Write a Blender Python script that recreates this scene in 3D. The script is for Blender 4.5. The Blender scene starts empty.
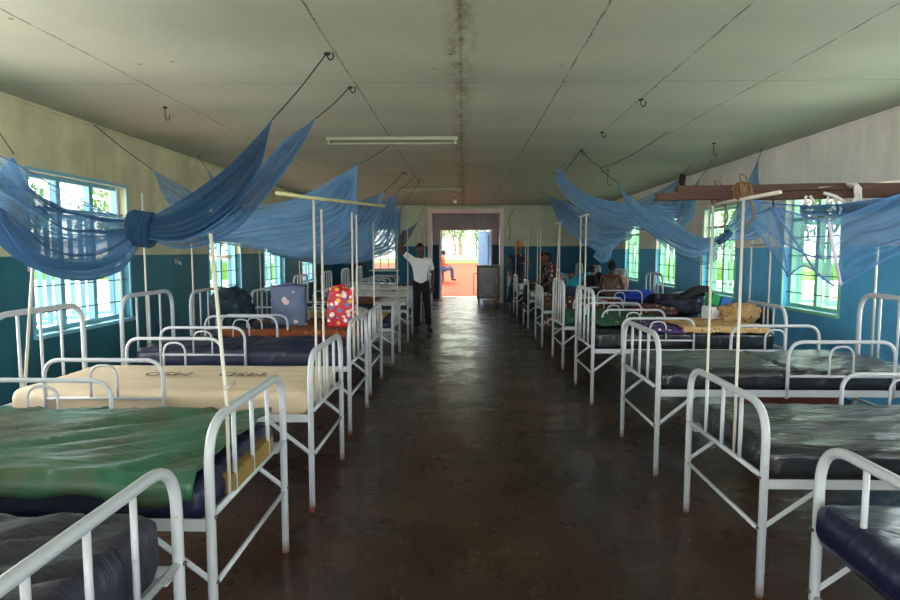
import bpy, bmesh, math, random
from mathutils import Vector, Matrix, noise, Euler
PI = math.pi
S = bpy.context.scene
COL = S.collection
random.seed(7)

# ------------------------------------------------------------------ camera
CAM_H = 1.65
YAW, PITCH = math.radians(1.24), math.radians(-4.67)
cam_data = bpy.data.cameras.new('camera')
cam_data.lens = 24; cam_data.sensor_width = 36; cam_data.clip_end = 400; cam_data.clip_start = .02
cam = bpy.data.objects.new('camera', cam_data); COL.objects.link(cam)
cam.location = (0, 0, CAM_H)
cam.rotation_euler = (PI/2 + PITCH, 0, YAW)
S.camera = cam
CR = Euler((PI/2 + PITCH, 0, YAW)).to_matrix()

# ------------------------------------------------------------------ view, world, sun, large lights
S.view_settings.view_transform = 'Standard'
S.view_settings.look = 'None'
S.view_settings.gamma = 1
S.view_settings.exposure = 0.3
S.view_settings.use_curve_mapping = False
S.cycles.use_denoising = True
S.cycles.max_bounces = 12; S.cycles.diffuse_bounces = 6; S.cycles.glossy_bounces = 4
S.cycles.transparent_max_bounces = 32
S.cycles.sample_clamp_indirect = 6

W = bpy.data.worlds.new('world'); S.world = W; W.use_nodes = True
WN = W.node_tree.nodes
bg = WN['Background']
bg.inputs[0].default_value = (.96, 1.0, .96, 1)
bg.inputs[1].default_value = 5.5

sd = bpy.data.lights.new('sun', 'SUN'); sd.energy = 8; sd.angle = math.radians(2); sd.color = (1, .93, .8)
sun = bpy.data.objects.new('sun', sd); COL.objects.link(sun)
sun.rotation_euler = Euler((math.radians(-22), math.radians(-28), 0))

def area(name, loc, rot, sx, sy, power, color=(1, 1, 1), portal=False):
    l = bpy.data.lights.new(name, 'AREA'); l.shape = 'RECTANGLE'; l.size = sx; l.size_y = sy
    l.energy = power; l.color = color
    if portal: l.cycles.is_portal = True
    o = bpy.data.objects.new(name, l); COL.objects.link(o); o.location = loc; o.rotation_euler = rot
    return o
# added fill lamp behind the photographer, standing in for daylight from an unseen entrance
area('entrance_fill', (0.1, -4.3, 1.75), (PI/2, 0, 0), 7.0, 2.4, 70, (.93, .98, 1))

# room numbers
XL, XR = -4.15, 4.30
YB, YF = -4.6, 19.0
CZ = 3.07
LWIN = [(-3.4, -2.0), (-.4, 1.2), (2.6, 4.2), (5.70, 7.37), (9.75, 11.12), (12.45, 13.85), (15.4, 16.8)]
RWIN = [(-3.7, -2.45), (-1.0, .25), (1.65, 2.9), (4.3, 5.55), (6.95, 8.15), (9.6, 10.85), (12.25, 13.5), (14.8, 16.0)]
WZ0, WZ1 = .83, 2.42
RZ0, RZ1 = .92, 2.37
for a, b in LWIN[3:]: area('window_portal', (XL-.15, (a+b)/2, (WZ0+WZ1)/2), (0, -PI/2, 0), WZ1-WZ0, b-a, 1, portal=True)
for a, b in RWIN[4:]: area('window_portal', (XR+.15, (a+b)/2, (RZ0+RZ1)/2), (0, PI/2, 0), RZ1-RZ0, b-a, 1, portal=True)
for a, b in LWIN[:3]: area('window_fill', (XL-.16, (a+b)/2, (WZ0+WZ1)/2), (0, -PI/2, 0), WZ1-WZ0, b-a, 120 if a > 2 else 10, (1, .97, .92))  # lamps added at the out-of-frame windows to brighten the room, in place of daylight
for a, b in RWIN[:4]: area('window_fill', (XR+.16, (a+b)/2, (RZ0+RZ1)/2), (0, PI/2, 0), RZ1-RZ0, b-a, 45 if a > 1 else 10, (.93, .97, 1))
area('door_portal', (.1, 21.3, 1.2), (-PI/2, 0, 0), 1.9, 2.4, 1, portal=True)

# ------------------------------------------------------------------ helpers
def at(px, py, d):
    """the point of the room at depth d (metres along the aisle) seen in that direction"""
    v = CR @ Vector(((px-450)/600, (300-py)/600, -1))
    return Vector((0, 0, CAM_H)) + v*(d/v.y)
def at_z(px, py, z):
    v = CR @ Vector(((px-450)/600, (300-py)/600, -1))
    return Vector((0, 0, CAM_H)) + v*((z-CAM_H)/v.z)

def link(o, parent=None):
    COL.objects.link(o)
    if parent is not None: o.parent = parent
    return o
def obj(name, bm, m, parent=None, smooth=True, loc=None, keep=False):
    me = bpy.data.meshes.new(name)
    bmesh.ops.recalc_face_normals(bm, faces=bm.faces)
    bm.to_mesh(me); bm.free()
    if smooth:
        for p in me.polygons: p.use_smooth = True
    ms = m if isinstance(m, (list, tuple)) else [m]
    for q in ms: me.materials.append(q)
    o = bpy.data.objects.new(name, me); link(o, parent)
    if loc is not None: o.location = loc
    return o
def tag(o, label=None, cat=None, group=None, kind=None):
    if label: o['label'] = label
    if cat: o['category'] = cat
    if group: o['group'] = group
    if kind: o['kind'] = kind
    return o
def thing(name, label, cat, loc=(0, 0, 0), rz=0, group=None, kind=None):
    o = bpy.data.objects.new(name, None); link(o); o.location = loc; o.rotation_euler = (0, 0, rz)
    o.empty_display_size = .1
    return tag(o, label, cat, group, kind)
def struct(name, bm, m, parent=None, smooth=False):
    o = obj(name, bm, m, parent, smooth)
    if parent is None: o['kind'] = 'structure'
    return o
def box(bm, x0, x1, y0, y1, z0, z1, bevel=0):
    r = bmesh.ops.create_cube(bm, size=1)
    vs = r['verts']
    for v in vs:
        v.co = Vector(((x0+x1)/2 + v.co.x*(x1-x0), (y0+y1)/2 + v.co.y*(y1-y0), (z0+z1)/2 + v.co.z*(z1-z0)))
    if bevel:
        es = list({e for v in vs for e in v.link_edges})
        bmesh.ops.bevel(bm, geom=es, offset=bevel, segments=2, affect='EDGES', profile=.6)
def newbox(*a, **k):
    bm = bmesh.new(); box(bm, *a, **k); return bm
def fillet(pts, r, n=6):
    """round the corners of a polyline"""
    pts = [Vector(p) for p in pts]; out = [pts[0]]
    for i in range(1, len(pts)-1):
        a, b, c = pts[i-1], pts[i], pts[i+1]
        u, v = (a-b), (c-b)
        k = min(r, u.length*.49, v.length*.49)
        p, q = b + u.normalized()*k, b + v.normalized()*k
        for j in range(n+1):
            t = j/n
            out.append(p*(1-t)**2 + b*2*t*(1-t) + q*t*t)
    out.append(pts[-1]); return out
def tube(bm, pts, r, seg=10, cap=True):
    pts = [Vector(p) for p in pts]
    rings = []; n = len(pts)
    t0 = (pts[1]-pts[0]).normalized()
    up = Vector((0, 0, 1)) if abs(t0.z) < .9 else Vector((0, 1, 0))
    side = t0.cross(up).normalized()
    for i, p in enumerate(pts):
        t = (pts[min(i+1, n-1)] - pts[max(i-1, 0)]).normalized()
        side = (side - t*side.dot(t)).normalized(); nn = t.cross(side)
        rr = r[i] if isinstance(r, (list, tuple)) else r
        rings.append([bm.verts.new(p + (side*math.cos(2*PI*k/seg) + nn*math.sin(2*PI*k/seg))*rr) for k in range(seg)])
    for a, b in zip(rings, rings[1:]):
        for k in range(seg): bm.faces.new((a[k], a[(k+1) % seg], b[(k+1) % seg], b[k]))
    if cap:
        bm.faces.new(rings[0][::-1]); bm.faces.new(rings[-1])
def newtube(pts, r, seg=10):
    bm = bmesh.new(); tube(bm, pts, r, seg); return bm
def catmull(pts, n):
    pts = [Vector(p) for p in pts]
    if len(pts) == 2: return [pts[0].lerp(pts[1], i/(n-1)) for i in range(n)]
    L = [0]
    for a, b in zip(pts, pts[1:]): L.append(L[-1] + max((b-a).length, 1e-5))
    P = [pts[0]*2-pts[1]] + pts + [pts[-1]*2-pts[-2]]
    out = []
    for i in range(n):
        s = L[-1]*i/(n-1); k = 0
        while k < len(L)-2 and s > L[k+1]: k += 1
        t = (s-L[k])/(L[k+1]-L[k])
        a, b, c, d = P[k:k+4]
        out.append(.5*((2*b) + (c-a)*t + (2*a-5*b+4*c-d)*t*t + (3*b-a-3*c+d)*t**3))
    return out
def grid(bm, rows, closed=False):
    V = [[bm.verts.new(p) for p in r] for r in rows]
    for a, b in zip(V, V[1:]):
        m = len(a)
        for k in range(m if closed else m-1):
            try: bm.faces.new((a[k], a[(k+1) % m], b[(k+1) % m], b[k]))
            except ValueError: pass
    return V
def fbm(v, o=3): return noise.fractal(v, 1.0, 2.0, o)

# ------------------------------------------------------------------ materials
def rgb(r, g, b):
    f = lambda c: (c/255/12.92) if c/255 <= .04045 else ((c/255+.055)/1.055)**2.4
    return (f(r), f(g), f(b), 1)
class NT:
    def __init__(s, name):
        s.m = bpy.data.materials.new(name); s.m.use_nodes = True
        s.t = s.m.node_tree; s.n = s.t.nodes; s.b = s.n['Principled BSDF']; s.out = s.n['Material Output']
    def node(s, t, **k):
        n = s.n.new(t)
        for a, v in k.items(): setattr(n, a, v)
        return n
    def l(s, a, b): s.t.links.new(a, b)
    def co(s, kind='Object'): return s.node('ShaderNodeTexCoord').outputs[kind]
    def noise(s, scale, detail=4, rough=.55, vec=None, dist=0):
        n = s.node('ShaderNodeTexNoise'); n.inputs['Scale'].default_value = scale; n.inputs['Detail'].default_value = detail
        n.inputs['Roughness'].default_value = rough; n.inputs['Distortion'].default_value = dist
        s.l(vec if vec is not None else s.co(), n.inputs['Vector']); return n.outputs['Fac']
    def map(s, vec, scale=(1, 1, 1), rot=(0, 0, 0), loc=(0, 0, 0)):
        n = s.node('ShaderNodeMapping'); n.inputs['Scale'].default_value = scale; n.inputs['Rotation'].default_value = rot
        n.inputs['Location'].default_value = loc; s.l(vec, n.inputs['Vector']); return n.outputs[0]
    def ramp(s, fac, stops, interp='LINEAR'):
        n = s.node('ShaderNodeValToRGB'); e = n.color_ramp.elements; n.color_ramp.interpolation = interp
        while len(e) < len(stops): e.new(.5)
        for q, (p, c) in zip(e, stops): q.position = p; q.color = c if len(c) == 4 else (*c, 1)
        s.l(fac, n.inputs[0]); return n.outputs[0]
    def mix(s, fac, a, b, mode='MIX'):
        n = s.node('ShaderNodeMix', data_type='RGBA', blend_type=mode)
        for v, i in ((fac, 0), (a, 6), (b, 7)):
            if isinstance(v, (float, int, tuple)): n.inputs[i].default_value = v
            else: s.l(v, n.inputs[i])
        return n.outputs[2]
    def math(s, op, a, b=None, c=None, clamp=False):
        n = s.node('ShaderNodeMath', operation=op, use_clamp=clamp)
        for i, v in enumerate((a, b, c)):
            if v is None: continue
            if isinstance(v, (float, int)): n.inputs[i].default_value = v
            else: s.l(v, n.inputs[i])
        return n.outputs[0]
    def sep(s, v):
        n = s.node('ShaderNodeSeparateXYZ'); s.l(v, n.inputs[0]); return n.outputs
    def bump(s, h, strength=.3, dist=.02):
        n = s.node('ShaderNodeBump'); n.inputs['Strength'].default_value = strength; n.inputs['Distance'].default_value = dist
        s.l(h, n.inputs['Height']); s.l(n.outputs[0], s.b.inputs['Normal']); return n
    def color(s, c):
        if isinstance(c, tuple): s.b.inputs['Base Color'].default_value = c
        else: s.l(c, s.b.inputs['Base Color'])
    def set(s, rough=None, metal=None, spec=None, coat=None):
        i = s.b.inputs
        if rough is not None:
            if isinstance(rough, (int, float)): i['Roughness'].default_value = rough
            else: s.l(rough, i['Roughness'])
        if metal is not None: i['Metallic'].default_value = metal
        if spec is not None: i['Specular IOR Level'].default_value = spec
        if coat is not None: i['Coat Weight'].default_value = coat
def mul(c, k): return (c[0]*k, c[1]*k, c[2]*k, 1)
def simple(name, c, rough=.6, var=.25, scale=6, bump=0, bscale=30, metal=0, spec=.5):
    t = NT(name)
    t.color(t.mix(t.noise(scale), mul(c, 1-var), mul(c, 1+var)))
    t.set(rough=rough, metal=metal, spec=spec)
    if bump: t.bump(t.noise(bscale), bump, .01)
    return t.m

def mat_wall(name, lower, upper, zline, zwob=.0, grime=.35, blotch=1.4):
    t = NT(name); co = t.co(); x, y, z = t.sep(co)
    f = t.math('GREATER_THAN', t.math('ADD', z, t.math('MULTIPLY', t.noise(3, 2), zwob)), zline)
    c = t.mix(f, lower, upper)
    n1 = t.ramp(t.noise(blotch, 6, .65), [(.3, (1-grime,)*3), (.62, (1.0,)*3)])
    c = t.mix(1.0, c, n1, 'MULTIPLY')
    st = t.ramp(t.noise(5, 4, .6, t.map(co, (1, 1, .12))), [(.3, (1-grime*.5,)*3), (.6, (1,)*3)])
    c = t.mix(1.0, c, st, 'MULTIPLY')
    t.color(c); t.set(rough=.5, spec=.3)
    t.bump(t.noise(25, 5), .12, .01)
    return t.m
M = {}
M['wall_left'] = mat_wall('paint_left', rgb(54, 122, 140), rgb(226, 220, 184), 1.60, grime=.3)
M['wall_right'] = mat_wall('paint_right', rgb(98, 186, 238), rgb(244, 238, 234), 1.70, grime=.2)
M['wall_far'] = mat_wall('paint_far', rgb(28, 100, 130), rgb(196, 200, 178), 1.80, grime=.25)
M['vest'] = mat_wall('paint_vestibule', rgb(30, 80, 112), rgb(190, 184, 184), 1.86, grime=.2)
M['door_trim'] = simple('pink_white_paint', rgb(226, 202, 200), .5, .15, 3)
M['eave'] = simple('eave_board', rgb(190, 185, 170), .8)

def mat_ceiling():
    t = NT('ceiling_board'); co = t.co(); x, y, z = t.sep(co)
    c = t.mix(t.noise(1.1, 5, .6), rgb(160, 162, 144), rgb(190, 192, 170))
    # slight banding of the boards across the room
    wv = t.math('ADD', t.math('MULTIPLY', t.math('SINE', t.math('MULTIPLY', y, 5.2)), .5), .5)
    c = t.mix(t.math('MULTIPLY', wv, .13), c, rgb(120, 120, 105))
    wob = t.math('MULTIPLY', t.math('SUBTRACT', t.noise(4, 3), .5), .03)
    xw = t.math('ADD', x, wob); yw = t.math('ADD', y, wob)
    line = None
    for sx in (-2.72, -.92, .84, 1.66, 2.5):
        d = t.math('ABSOLUTE', t.math('SUBTRACT', xw, sx))
        f = t.math('SUBTRACT', 1, t.math('DIVIDE', d, .010), clamp=True)
        line = f if line is None else t.math('MAXIMUM', line, f)
    for sy in (2.75, 5.2, 7.65, 10.1, 12.55, 15.0, 17.45):
        d = t.math('ABSOLUTE', t.math('SUBTRACT', yw, sy))
        f = t.math('MULTIPLY', t.math('SUBTRACT', 1, t.math('DIVIDE', d, .012), clamp=True), .6)
        line = t.math('MAXIMUM', line, f)
    br = t.ramp(t.noise(7, 4, .7), [(.36, (.1,)*3), (.56, (1,)*3)])
    c = t.mix(t.math('MULTIPLY', line, br), c, rgb(34, 28, 20))
    # leak stain along the middle joint
    d = t.math('ABSOLUTE', t.math('ADD', x, .02))
    s1 = t.math('SUBTRACT', 1, t.math('DIVIDE', d, .14), clamp=True)
    sn = t.ramp(t.noise(6, 6, .75, t.map(co, (1.6, .9, 1))), [(.42, (0,)*3), (.6, (1,)*3)])
    c = t.mix(t.math('MULTIPLY', t.math('MULTIPLY', s1, sn), .75), c, rgb(92, 68, 46))
    s2 = t.math('SUBTRACT', 1, t.math('DIVIDE', d, .02), clamp=True)
    c = t.mix(t.math('MULTIPLY', s2, t.math('MULTIPLY', t.noise(9, 4), .7)), c, rgb(60, 42, 28))
    # specks
    v = t.node('ShaderNodeTexVoronoi'); v.inputs['Scale'].default_value = 2.2; t.l(co, v.inputs['Vector'])
    sp = t.math('LESS_THAN', v.outputs['Distance'], .035)
    c = t.mix(t.math('MULTIPLY', sp, .7), c, rgb(50, 45, 36))
    t.color(c); t.set(rough=.62, spec=.25); t.bump(t.noise(2.2, 3), .25, .05)
    return t.m
M['ceiling'] = mat_ceiling()
def mat_floor():
    t = NT('polished_cement'); co = t.co()
    n = t.noise(.9, 7, .65)
    c = t.mix(t.ramp(n, [(.35, (0,)*3), (.65, (1,)*3)]), rgb(36, 24, 18), rgb(70, 47, 34))
    pn = t.ramp(t.noise(2.6, 8, .72, dist=.6), [(.52, (0,)*3), (.66, (1,)*3)])
    c = t.mix(t.math('MULTIPLY', pn, .55), c, rgb(84, 62, 48))
    sc = t.ramp(t.noise(14, 6, .7), [(.3, (.7,)*3), (.6, (1,)*3)])
    c = t.mix(1.0, c, sc, 'MULTIPLY')
    wv = t.node('ShaderNodeTexVoronoi', feature='DISTANCE_TO_EDGE'); wv.inputs['Scale'].default_value = .55
    t.l(t.map(co, (1, 1, 1)), wv.inputs['Vector'])
    cr = t.math('SUBTRACT', 1, t.math('DIVIDE', wv.outputs['Distance'], .012), clamp=True)
    c = t.mix(t.math('MULTIPLY', cr, t.math('MULTIPLY', t.noise(3, 3), .5)), c, rgb(28, 20, 16))
    t.color(c)
    t.set(rough=t.ramp(t.noise(1.7, 6, .7), [(.35, (.17,)*3), (.6, (.36,)*3), (.75, (.55,)*3)]), spec=.5)
    t.bump(t.noise(3.5, 6, .6), .34, .02)
    return t.m
M['floor'] = mat_floor()
def mat_steel():
    t = NT('white_enamelled_steel'); x, y, z = t.sep(t.co())
    c = t.mix(t.noise(3, 3), rgb(172, 176, 182), rgb(200, 203, 208))
    g = t.ramp(t.noise(18, 5, .7), [(.62, (0,)*3), (.7, (1,)*3)])
    c = t.mix(t.math('MULTIPLY', g, .45), c, rgb(140, 118, 92))
    ru = t.math('MULTIPLY', t.math('SUBTRACT', 1, t.math('DIVIDE', z, .07), clamp=True), t.noise(20, 4))
    c = t.mix(t.math('MULTIPLY', ru, 2.0, clamp=True), c, rgb(120, 66, 34))
    t.color(c); t.set(rough=.32, spec=.5); return t.m
M['steel'] = mat_steel()
M['pole'] = simple('painted_pole', rgb(196, 190, 178), .4, .15, 4)
M['bamboo'] = simple('yellowed_stick', rgb(196, 188, 140), .6, .2, 5)
M['bolt'] = simple('bolt_metal', rgb(90, 84, 80), .45, metal=.6)
M['mint'] = simple('mint_paint', rgb(150, 214, 206), .45, .1, 3)
M['blue_frame'] = simple('pale_blue_paint', rgb(130, 190, 214), .45, .12, 3)
M['green_frame'] = simple('pale_green_paint', rgb(148, 214, 180), .45, .12, 3)
M['iron'] = simple('dark_window_bar', rgb(50, 62, 66), .5, .2, 5)
M['tube_lamp'] = simple('unlit_lamp_white', rgb(150, 154, 134), .5, .05)
M['hook'] = simple('black_iron_hook', rgb(22, 18, 16), .7)
M['cord'] = simple('dark_cord', rgb(34, 36, 40), .9)
M['rope'] = simple('frayed_rope', rgb(120, 92, 62), .95, .4, 40)
M['rag'] = simple('white_rag', rgb(205, 200, 196), .95, .25, 20)
def mat_wood():
    t = NT('brown_plank'); co = t.co()
    n = t.noise(6, 5, .6, t.map(co, (1, 14, 14)))
    t.color(t.mix(n, rgb(40, 24, 16), rgb(86, 52, 34))); t.set(rough=.75); t.bump(n, .3, .01); return t.m
M['wood'] = mat_wood()
def mat_glass():
    t = NT('window_glass')
    tr = t.node('ShaderNodeBsdfTransparent'); tr.inputs[0].default_value = (.9, .97, .95, 1)
    gl = t.node('ShaderNodeBsdfGlossy'); gl.inputs['Roughness'].default_value = .05
    mx = t.node('ShaderNodeMixShader'); mx.inputs[0].default_value = .07
    t.l(tr.outputs[0], mx.inputs[1]); t.l(gl.outputs[0], mx.inputs[2]); t.l(mx.outputs[0], t.out.inputs[0]); return t.m
M['glass'] = mat_glass()
def mat_net(name, c, alpha):
    t = NT(name)
    df = t.node('ShaderNodeBsdfDiffuse'); df.inputs[0].default_value = c
    tl = t.node('ShaderNodeBsdfTranslucent'); tl.inputs[0].default_value = c
    a = t.node('ShaderNodeMixShader'); a.inputs[0].default_value = .45
    t.l(df.outputs[0], a.inputs[1]); t.l(tl.outputs[0], a.inputs[2])
    tr = t.node('ShaderNodeBsdfTransparent')
    lw = t.node('ShaderNodeLayerWeight'); lw.inputs[0].default_value = .5
    f = t.math('ADD', alpha, t.math('MULTIPLY', lw.outputs['Facing'], .35), clamp=True)
    f = t.math('MULTIPLY', f, t.math('ADD', .85, t.math('MULTIPLY', t.noise(9, 4), .3)), clamp=True)
    mx = t.node('ShaderNodeMixShader'); t.l(f, mx.inputs[0])
    t.l(tr.outputs[0], mx.inputs[1]); t.l(a.outputs[0], mx.inputs[2]); t.l(mx.outputs[0], t.out.inputs[0]); return t.m
M['net'] = mat_net('blue_netting', rgb(86, 130, 174), .5)
M['net_dense'] = mat_net('blue_netting_thick', rgb(64, 98, 134), .72)
M['net_sheer'] = mat_net('blue_netting_sheer', rgb(110, 152, 188), .38)
M['pale_hem'] = simple('pale_label_strip', rgb(190, 180, 205), .9)
M['net_light'] = mat_net('blue_netting_pale', rgb(140, 182, 218), .52)
M['hem'] = simple('blue_hem', rgb(70, 108, 160), .9)

def mat_vinyl(name, c, rough=.3, ang=.5, strength=.6, sc=(1.4, 11, 1), var=.3, spec=.5):
    t = NT(name); co = t.co(); v = t.map(co, sc, (0, 0, ang))
    n = t.noise(1.6, 5, .55, v, dist=.8)
    t.color(t.mix(t.noise(3, 4), mul(c, 1-var), mul(c, 1+var)))
    t.set(rough=rough, spec=spec); t.bump(n, strength, .05); return t.m
M['vinyl_black'] = mat_vinyl('black_vinyl', rgb(24, 24, 31), .24, .6, .6, spec=.7)
M['vinyl_black2'] = mat_vinyl('black_vinyl_dull', rgb(24, 24, 31), .26, .5, .55, spec=.7)
M['vinyl_navy'] = mat_vinyl('navy_vinyl', rgb(22, 28, 56), .3, .2, .15)
M['cover_navy'] = mat_vinyl('navy_cover', rgb(28, 32, 60), .45, -.5, .6, (1.4, 6, 1))
M['cover_dark'] = mat_vinyl('charcoal_cover', rgb(40, 40, 54), .5, .3, .5)
M['cover_cream'] = mat_vinyl('cream_cover', rgb(206, 186, 158), .7, -.2, .25, (1, 4, 1), .12)
M['cover_grey'] = mat_vinyl('grey_cover', rgb(120, 118, 116), .7, .2, .3)
M['tarp'] = mat_vinyl('green_tarpaulin', rgb(50, 92, 70), .38, .9, .7, (1.4, 7, 1), .35)
def mat_tarp():
    t = NT('green_tarpaulin_worn'); co = t.co(); v = t.map(co, (1.2, 9, 1), (0, 0, .55))
    c = t.mix(t.ramp(t.noise(2.2, 4, .6), [(.4, (0,)*3), (.6, (1,)*3)]), rgb(78, 86, 66), rgb(34, 108, 82))
    t.color(t.mix(t.math('MULTIPLY', t.noise(9, 5, .7), .5), c, rgb(60, 70, 50)))
    t.set(rough=.36, spec=.5); t.bump(t.noise(1.8, 4, .5, v, dist=.6), .5, .04); return t.m
M['tarp'] = mat_tarp()
M['foam'] = simple('yellow_foam', rgb(132, 106, 50), .9, .3, 8)
M['red_rag'] = simple('red_floral_cotton', rgb(190, 96, 90), .9, .6, 40)
M['ink'] = simple('faded_ink', rgb(92, 84, 74), .8)
def mat_print(name, base, cols, scale=12, rough=.85, thr=.5):
    t = NT(name); co = t.co()
    v = t.node('ShaderNodeTexVoronoi'); v.inputs['Scale'].default_value = scale
    t.l(t.map(co, (1, 1, 1), (.3, .5, .2)), v.inputs['Vector'])
    s = t.sep(v.outputs['Color'])
    n = len(cols)
    c = t.ramp(s[0], [(i/n, q) for i, q in enumerate(cols)], 'CONSTANT')
    f = t.math('LESS_THAN', t.math('ADD', v.outputs['Distance'], t.math('MULTIPLY', t.noise(scale*3), .25)), thr)
    t.color(t.mix(f, base, c)); t.set(rough=rough); t.bump(t.noise(18, 4), .3, .02); return t.m
M['red_bag'] = mat_print('red_floral_bag', rgb(206, 26, 48), [rgb(240, 230, 225), rgb(206, 26, 48), rgb(235, 190, 70), rgb(220, 50, 70), rgb(80, 120, 180), rgb(245, 240, 235)], 17, .5, .6)
M['grey_bag'] = mat_print('slate_floral_bag', rgb(88, 100, 132), [rgb(210, 176, 180), rgb(88, 100, 132), rgb(206, 170, 176), rgb(214, 184, 186)], 8, .5, .40)
M['orange_blanket'] = mat_print('rust_patterned_blanket', rgb(128, 66, 34), [rgb(96, 44, 22), rgb(168, 96, 48), rgb(120, 60, 30), rgb(70, 34, 20)], 16, .95, .5)
M['purple_print'] = mat_print('purple_white_wrapper', rgb(66, 40, 96), [rgb(196, 182, 210), rgb(66, 40, 96), rgb(110, 70, 150), rgb(230, 225, 230)], 20, .9, .42)
M['leopard'] = mat_print('tan_patterned_cloth', rgb(176, 142, 96), [rgb(108, 72, 44), rgb(176, 142, 96), rgb(210, 180, 130), rgb(80, 52, 34)], 26, .95, .42)
M['green_print'] = mat_print('green_print_cloth', rgb(24, 74, 52), [rgb(120, 50, 44), rgb(24, 74, 52), rgb(30, 96, 62), rgb(150, 130, 90)], 12, .9, .45)
M['multi'] = mat_print('multicoloured_cloth', rgb(84, 48, 44), [rgb(190, 120, 50), rgb(40, 52, 96), rgb(150, 40, 60), rgb(200, 170, 120), rgb(40, 90, 80)], 14, .95, .5)
M['plaid_dark'] = mat_print('dark_teal_plaid', rgb(20, 40, 50), [rgb(20, 70, 70), rgb(16, 28, 40), rgb(60, 24, 40), rgb(20, 50, 60)], 14, .9, .5)
M['plaid_bag'] = mat_print('pink_brown_check', rgb(178, 130, 110), [rgb(150, 84, 74), rgb(206, 168, 140), rgb(120, 74, 60)], 14, .9, .5)
M['dots'] = mat_print('spotted_dress_cloth', rgb(60, 54, 56), [rgb(216, 100, 84), rgb(210, 200, 190), rgb(70, 110, 106), rgb(214, 150, 130)], 13, .9, .52)
M['navy_floral'] = mat_print('navy_floral_cloth', rgb(26, 32, 58), [rgb(180, 80, 96), rgb(26, 32, 58), rgb(70, 130, 140), rgb(200, 180, 170)], 18, .9, .38)
M['headwrap'] = mat_print('ochre_headwrap', rgb(176, 112, 44), [rgb(120, 56, 30), rgb(206, 150, 70), rgb(90, 50, 30)], 22, .9, .4)
M['white_sheet'] = simple('white_crumpled_sheet', rgb(206, 204, 200), .9, .2, 8, .4, 12)
M['brown_blanket'] = simple('brown_blanket', rgb(110, 66, 42), .95, .3, 8, .4, 14)
M['blue_cloth'] = simple('royal_blue_cloth', rgb(22, 62, 170), .85, .3, 8, .4, 14)
M['black_cloth'] = simple('black_cloth', rgb(16, 16, 20), .8, .3, 8)
M['dark_bundle'] = mat_print('dark_patterned_bundle', rgb(34, 34, 50), [rgb(60, 50, 80), rgb(24, 28, 44), rgb(90, 90, 110), rgb(28, 60, 70)], 12, .9, .5)
M['turquoise'] = simple('turquoise_cotton', rgb(24, 160, 190), .85, .25, 8, .3, 12)
M['shirt'] = simple('white_shirt_cotton', rgb(236, 236, 240), .85, .08, 8, .4, 14)
M['trouser'] = simple('black_trousers', rgb(20, 20, 26), .85, .3, 8, .3, 14)
M['jeans'] = simple('blue_jeans', rgb(62, 74, 100), .85, .3, 14)
M['orange'] = simple('orange_shirt_cloth', rgb(224, 84, 40), .85, .2, 10)
M['skin'] = simple('dark_brown_skin', rgb(84, 54, 42), .45, .15, 12)
M['skin2'] = simple('brown_skin', rgb(104, 68, 52), .45, .15, 12)
M['hair'] = simple('black_hair', rgb(14, 11, 10), .9, .3, 40, .6, 90)
M['eye'] = simple('eye_white', rgb(210, 204, 196), .3, .05)
M['lip'] = simple('lip_brown', rgb(96, 52, 46), .5)
M['shoe'] = simple('black_leather_shoe', rgb(18, 16, 16), .4)
M['cab'] = simple('dark_grey_steel', rgb(54, 56, 52), .45, .2, 6)
M['cab_dark'] = simple('black_cabinet_inside', rgb(20, 24, 22), .25)
M['cab_light'] = simple('light_grey_panel', rgb(140, 145, 140), .4)
M['white_plastic'] = simple('white_plastic', rgb(214, 218, 224), .4)
M['green_plastic'] = simple('green_plastic', rgb(20, 140, 70), .4)
M['blue_plastic'] = simple('blue_plastic', rgb(40, 110, 190), .4)
M['black_plastic'] = simple('black_plastic', rgb(22, 22, 24), .4)
M['door_blue'] = simple('pale_blue_door', rgb(92, 142, 188), .5, .12, 4)
M['bark'] = simple('grey_bark', rgb(120, 100, 84), .9, .4, 9, .5, 30)
M['leaf'] = simple('green_foliage', rgb(70, 112, 40), .6, .5, 2)
def mat_ground():
    t = NT('red_earth'); co = t.co(); x, y, z = t.sep(co)
    c = t.mix(t.noise(.8, 6, .6), rgb(126, 50, 36), rgb(160, 76, 56))
    t.color(c); t.set(rough=.95, spec=.1); t.bump(t.noise(5, 5), .4, .05); return t.m
M['ground'] = mat_ground()
M['grass'] = simple('pale_green_grass', rgb(84, 124, 44), .9, .35, 3, .5, 20)
M['pink_ground'] = simple('pinkish_earth', rgb(236, 180, 160), .95, .15, .5)
M['pale_ground'] = simple('pale_dry_ground', rgb(206, 200, 180), .95, .15, .5)

# ------------------------------------------------------------------ the room
bm = newbox(XL-.02, XR+.02, YB, 21.6, -.15, 0)
struct('floor', bm, M['floor'])
bm = newbox(XL-.9, XR+.9, YB-.2, 21.8, CZ, CZ+.12)
struct('ceiling', bm, M['ceiling'])
def side_wall(name, x0, x1, wins, z0, z1, m):
    bm = bmesh.new(); y = YB
    for a, b in wins:
        box(bm, x0, x1, y, a, 0, CZ); box(bm, x0, x1, a, b, 0, z0); box(bm, x0, x1, a, b, z1, CZ); y = b
    box(bm, x0, x1, y, YF+.2, 0, CZ)
    return struct(name, bm, m)
side_wall('wall_left', XL-.22, XL, LWIN, WZ0, WZ1, M['wall_left'])
side_wall('wall_right', XR, XR+.22, RWIN, RZ0, RZ1, M['wall_right'])
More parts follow.
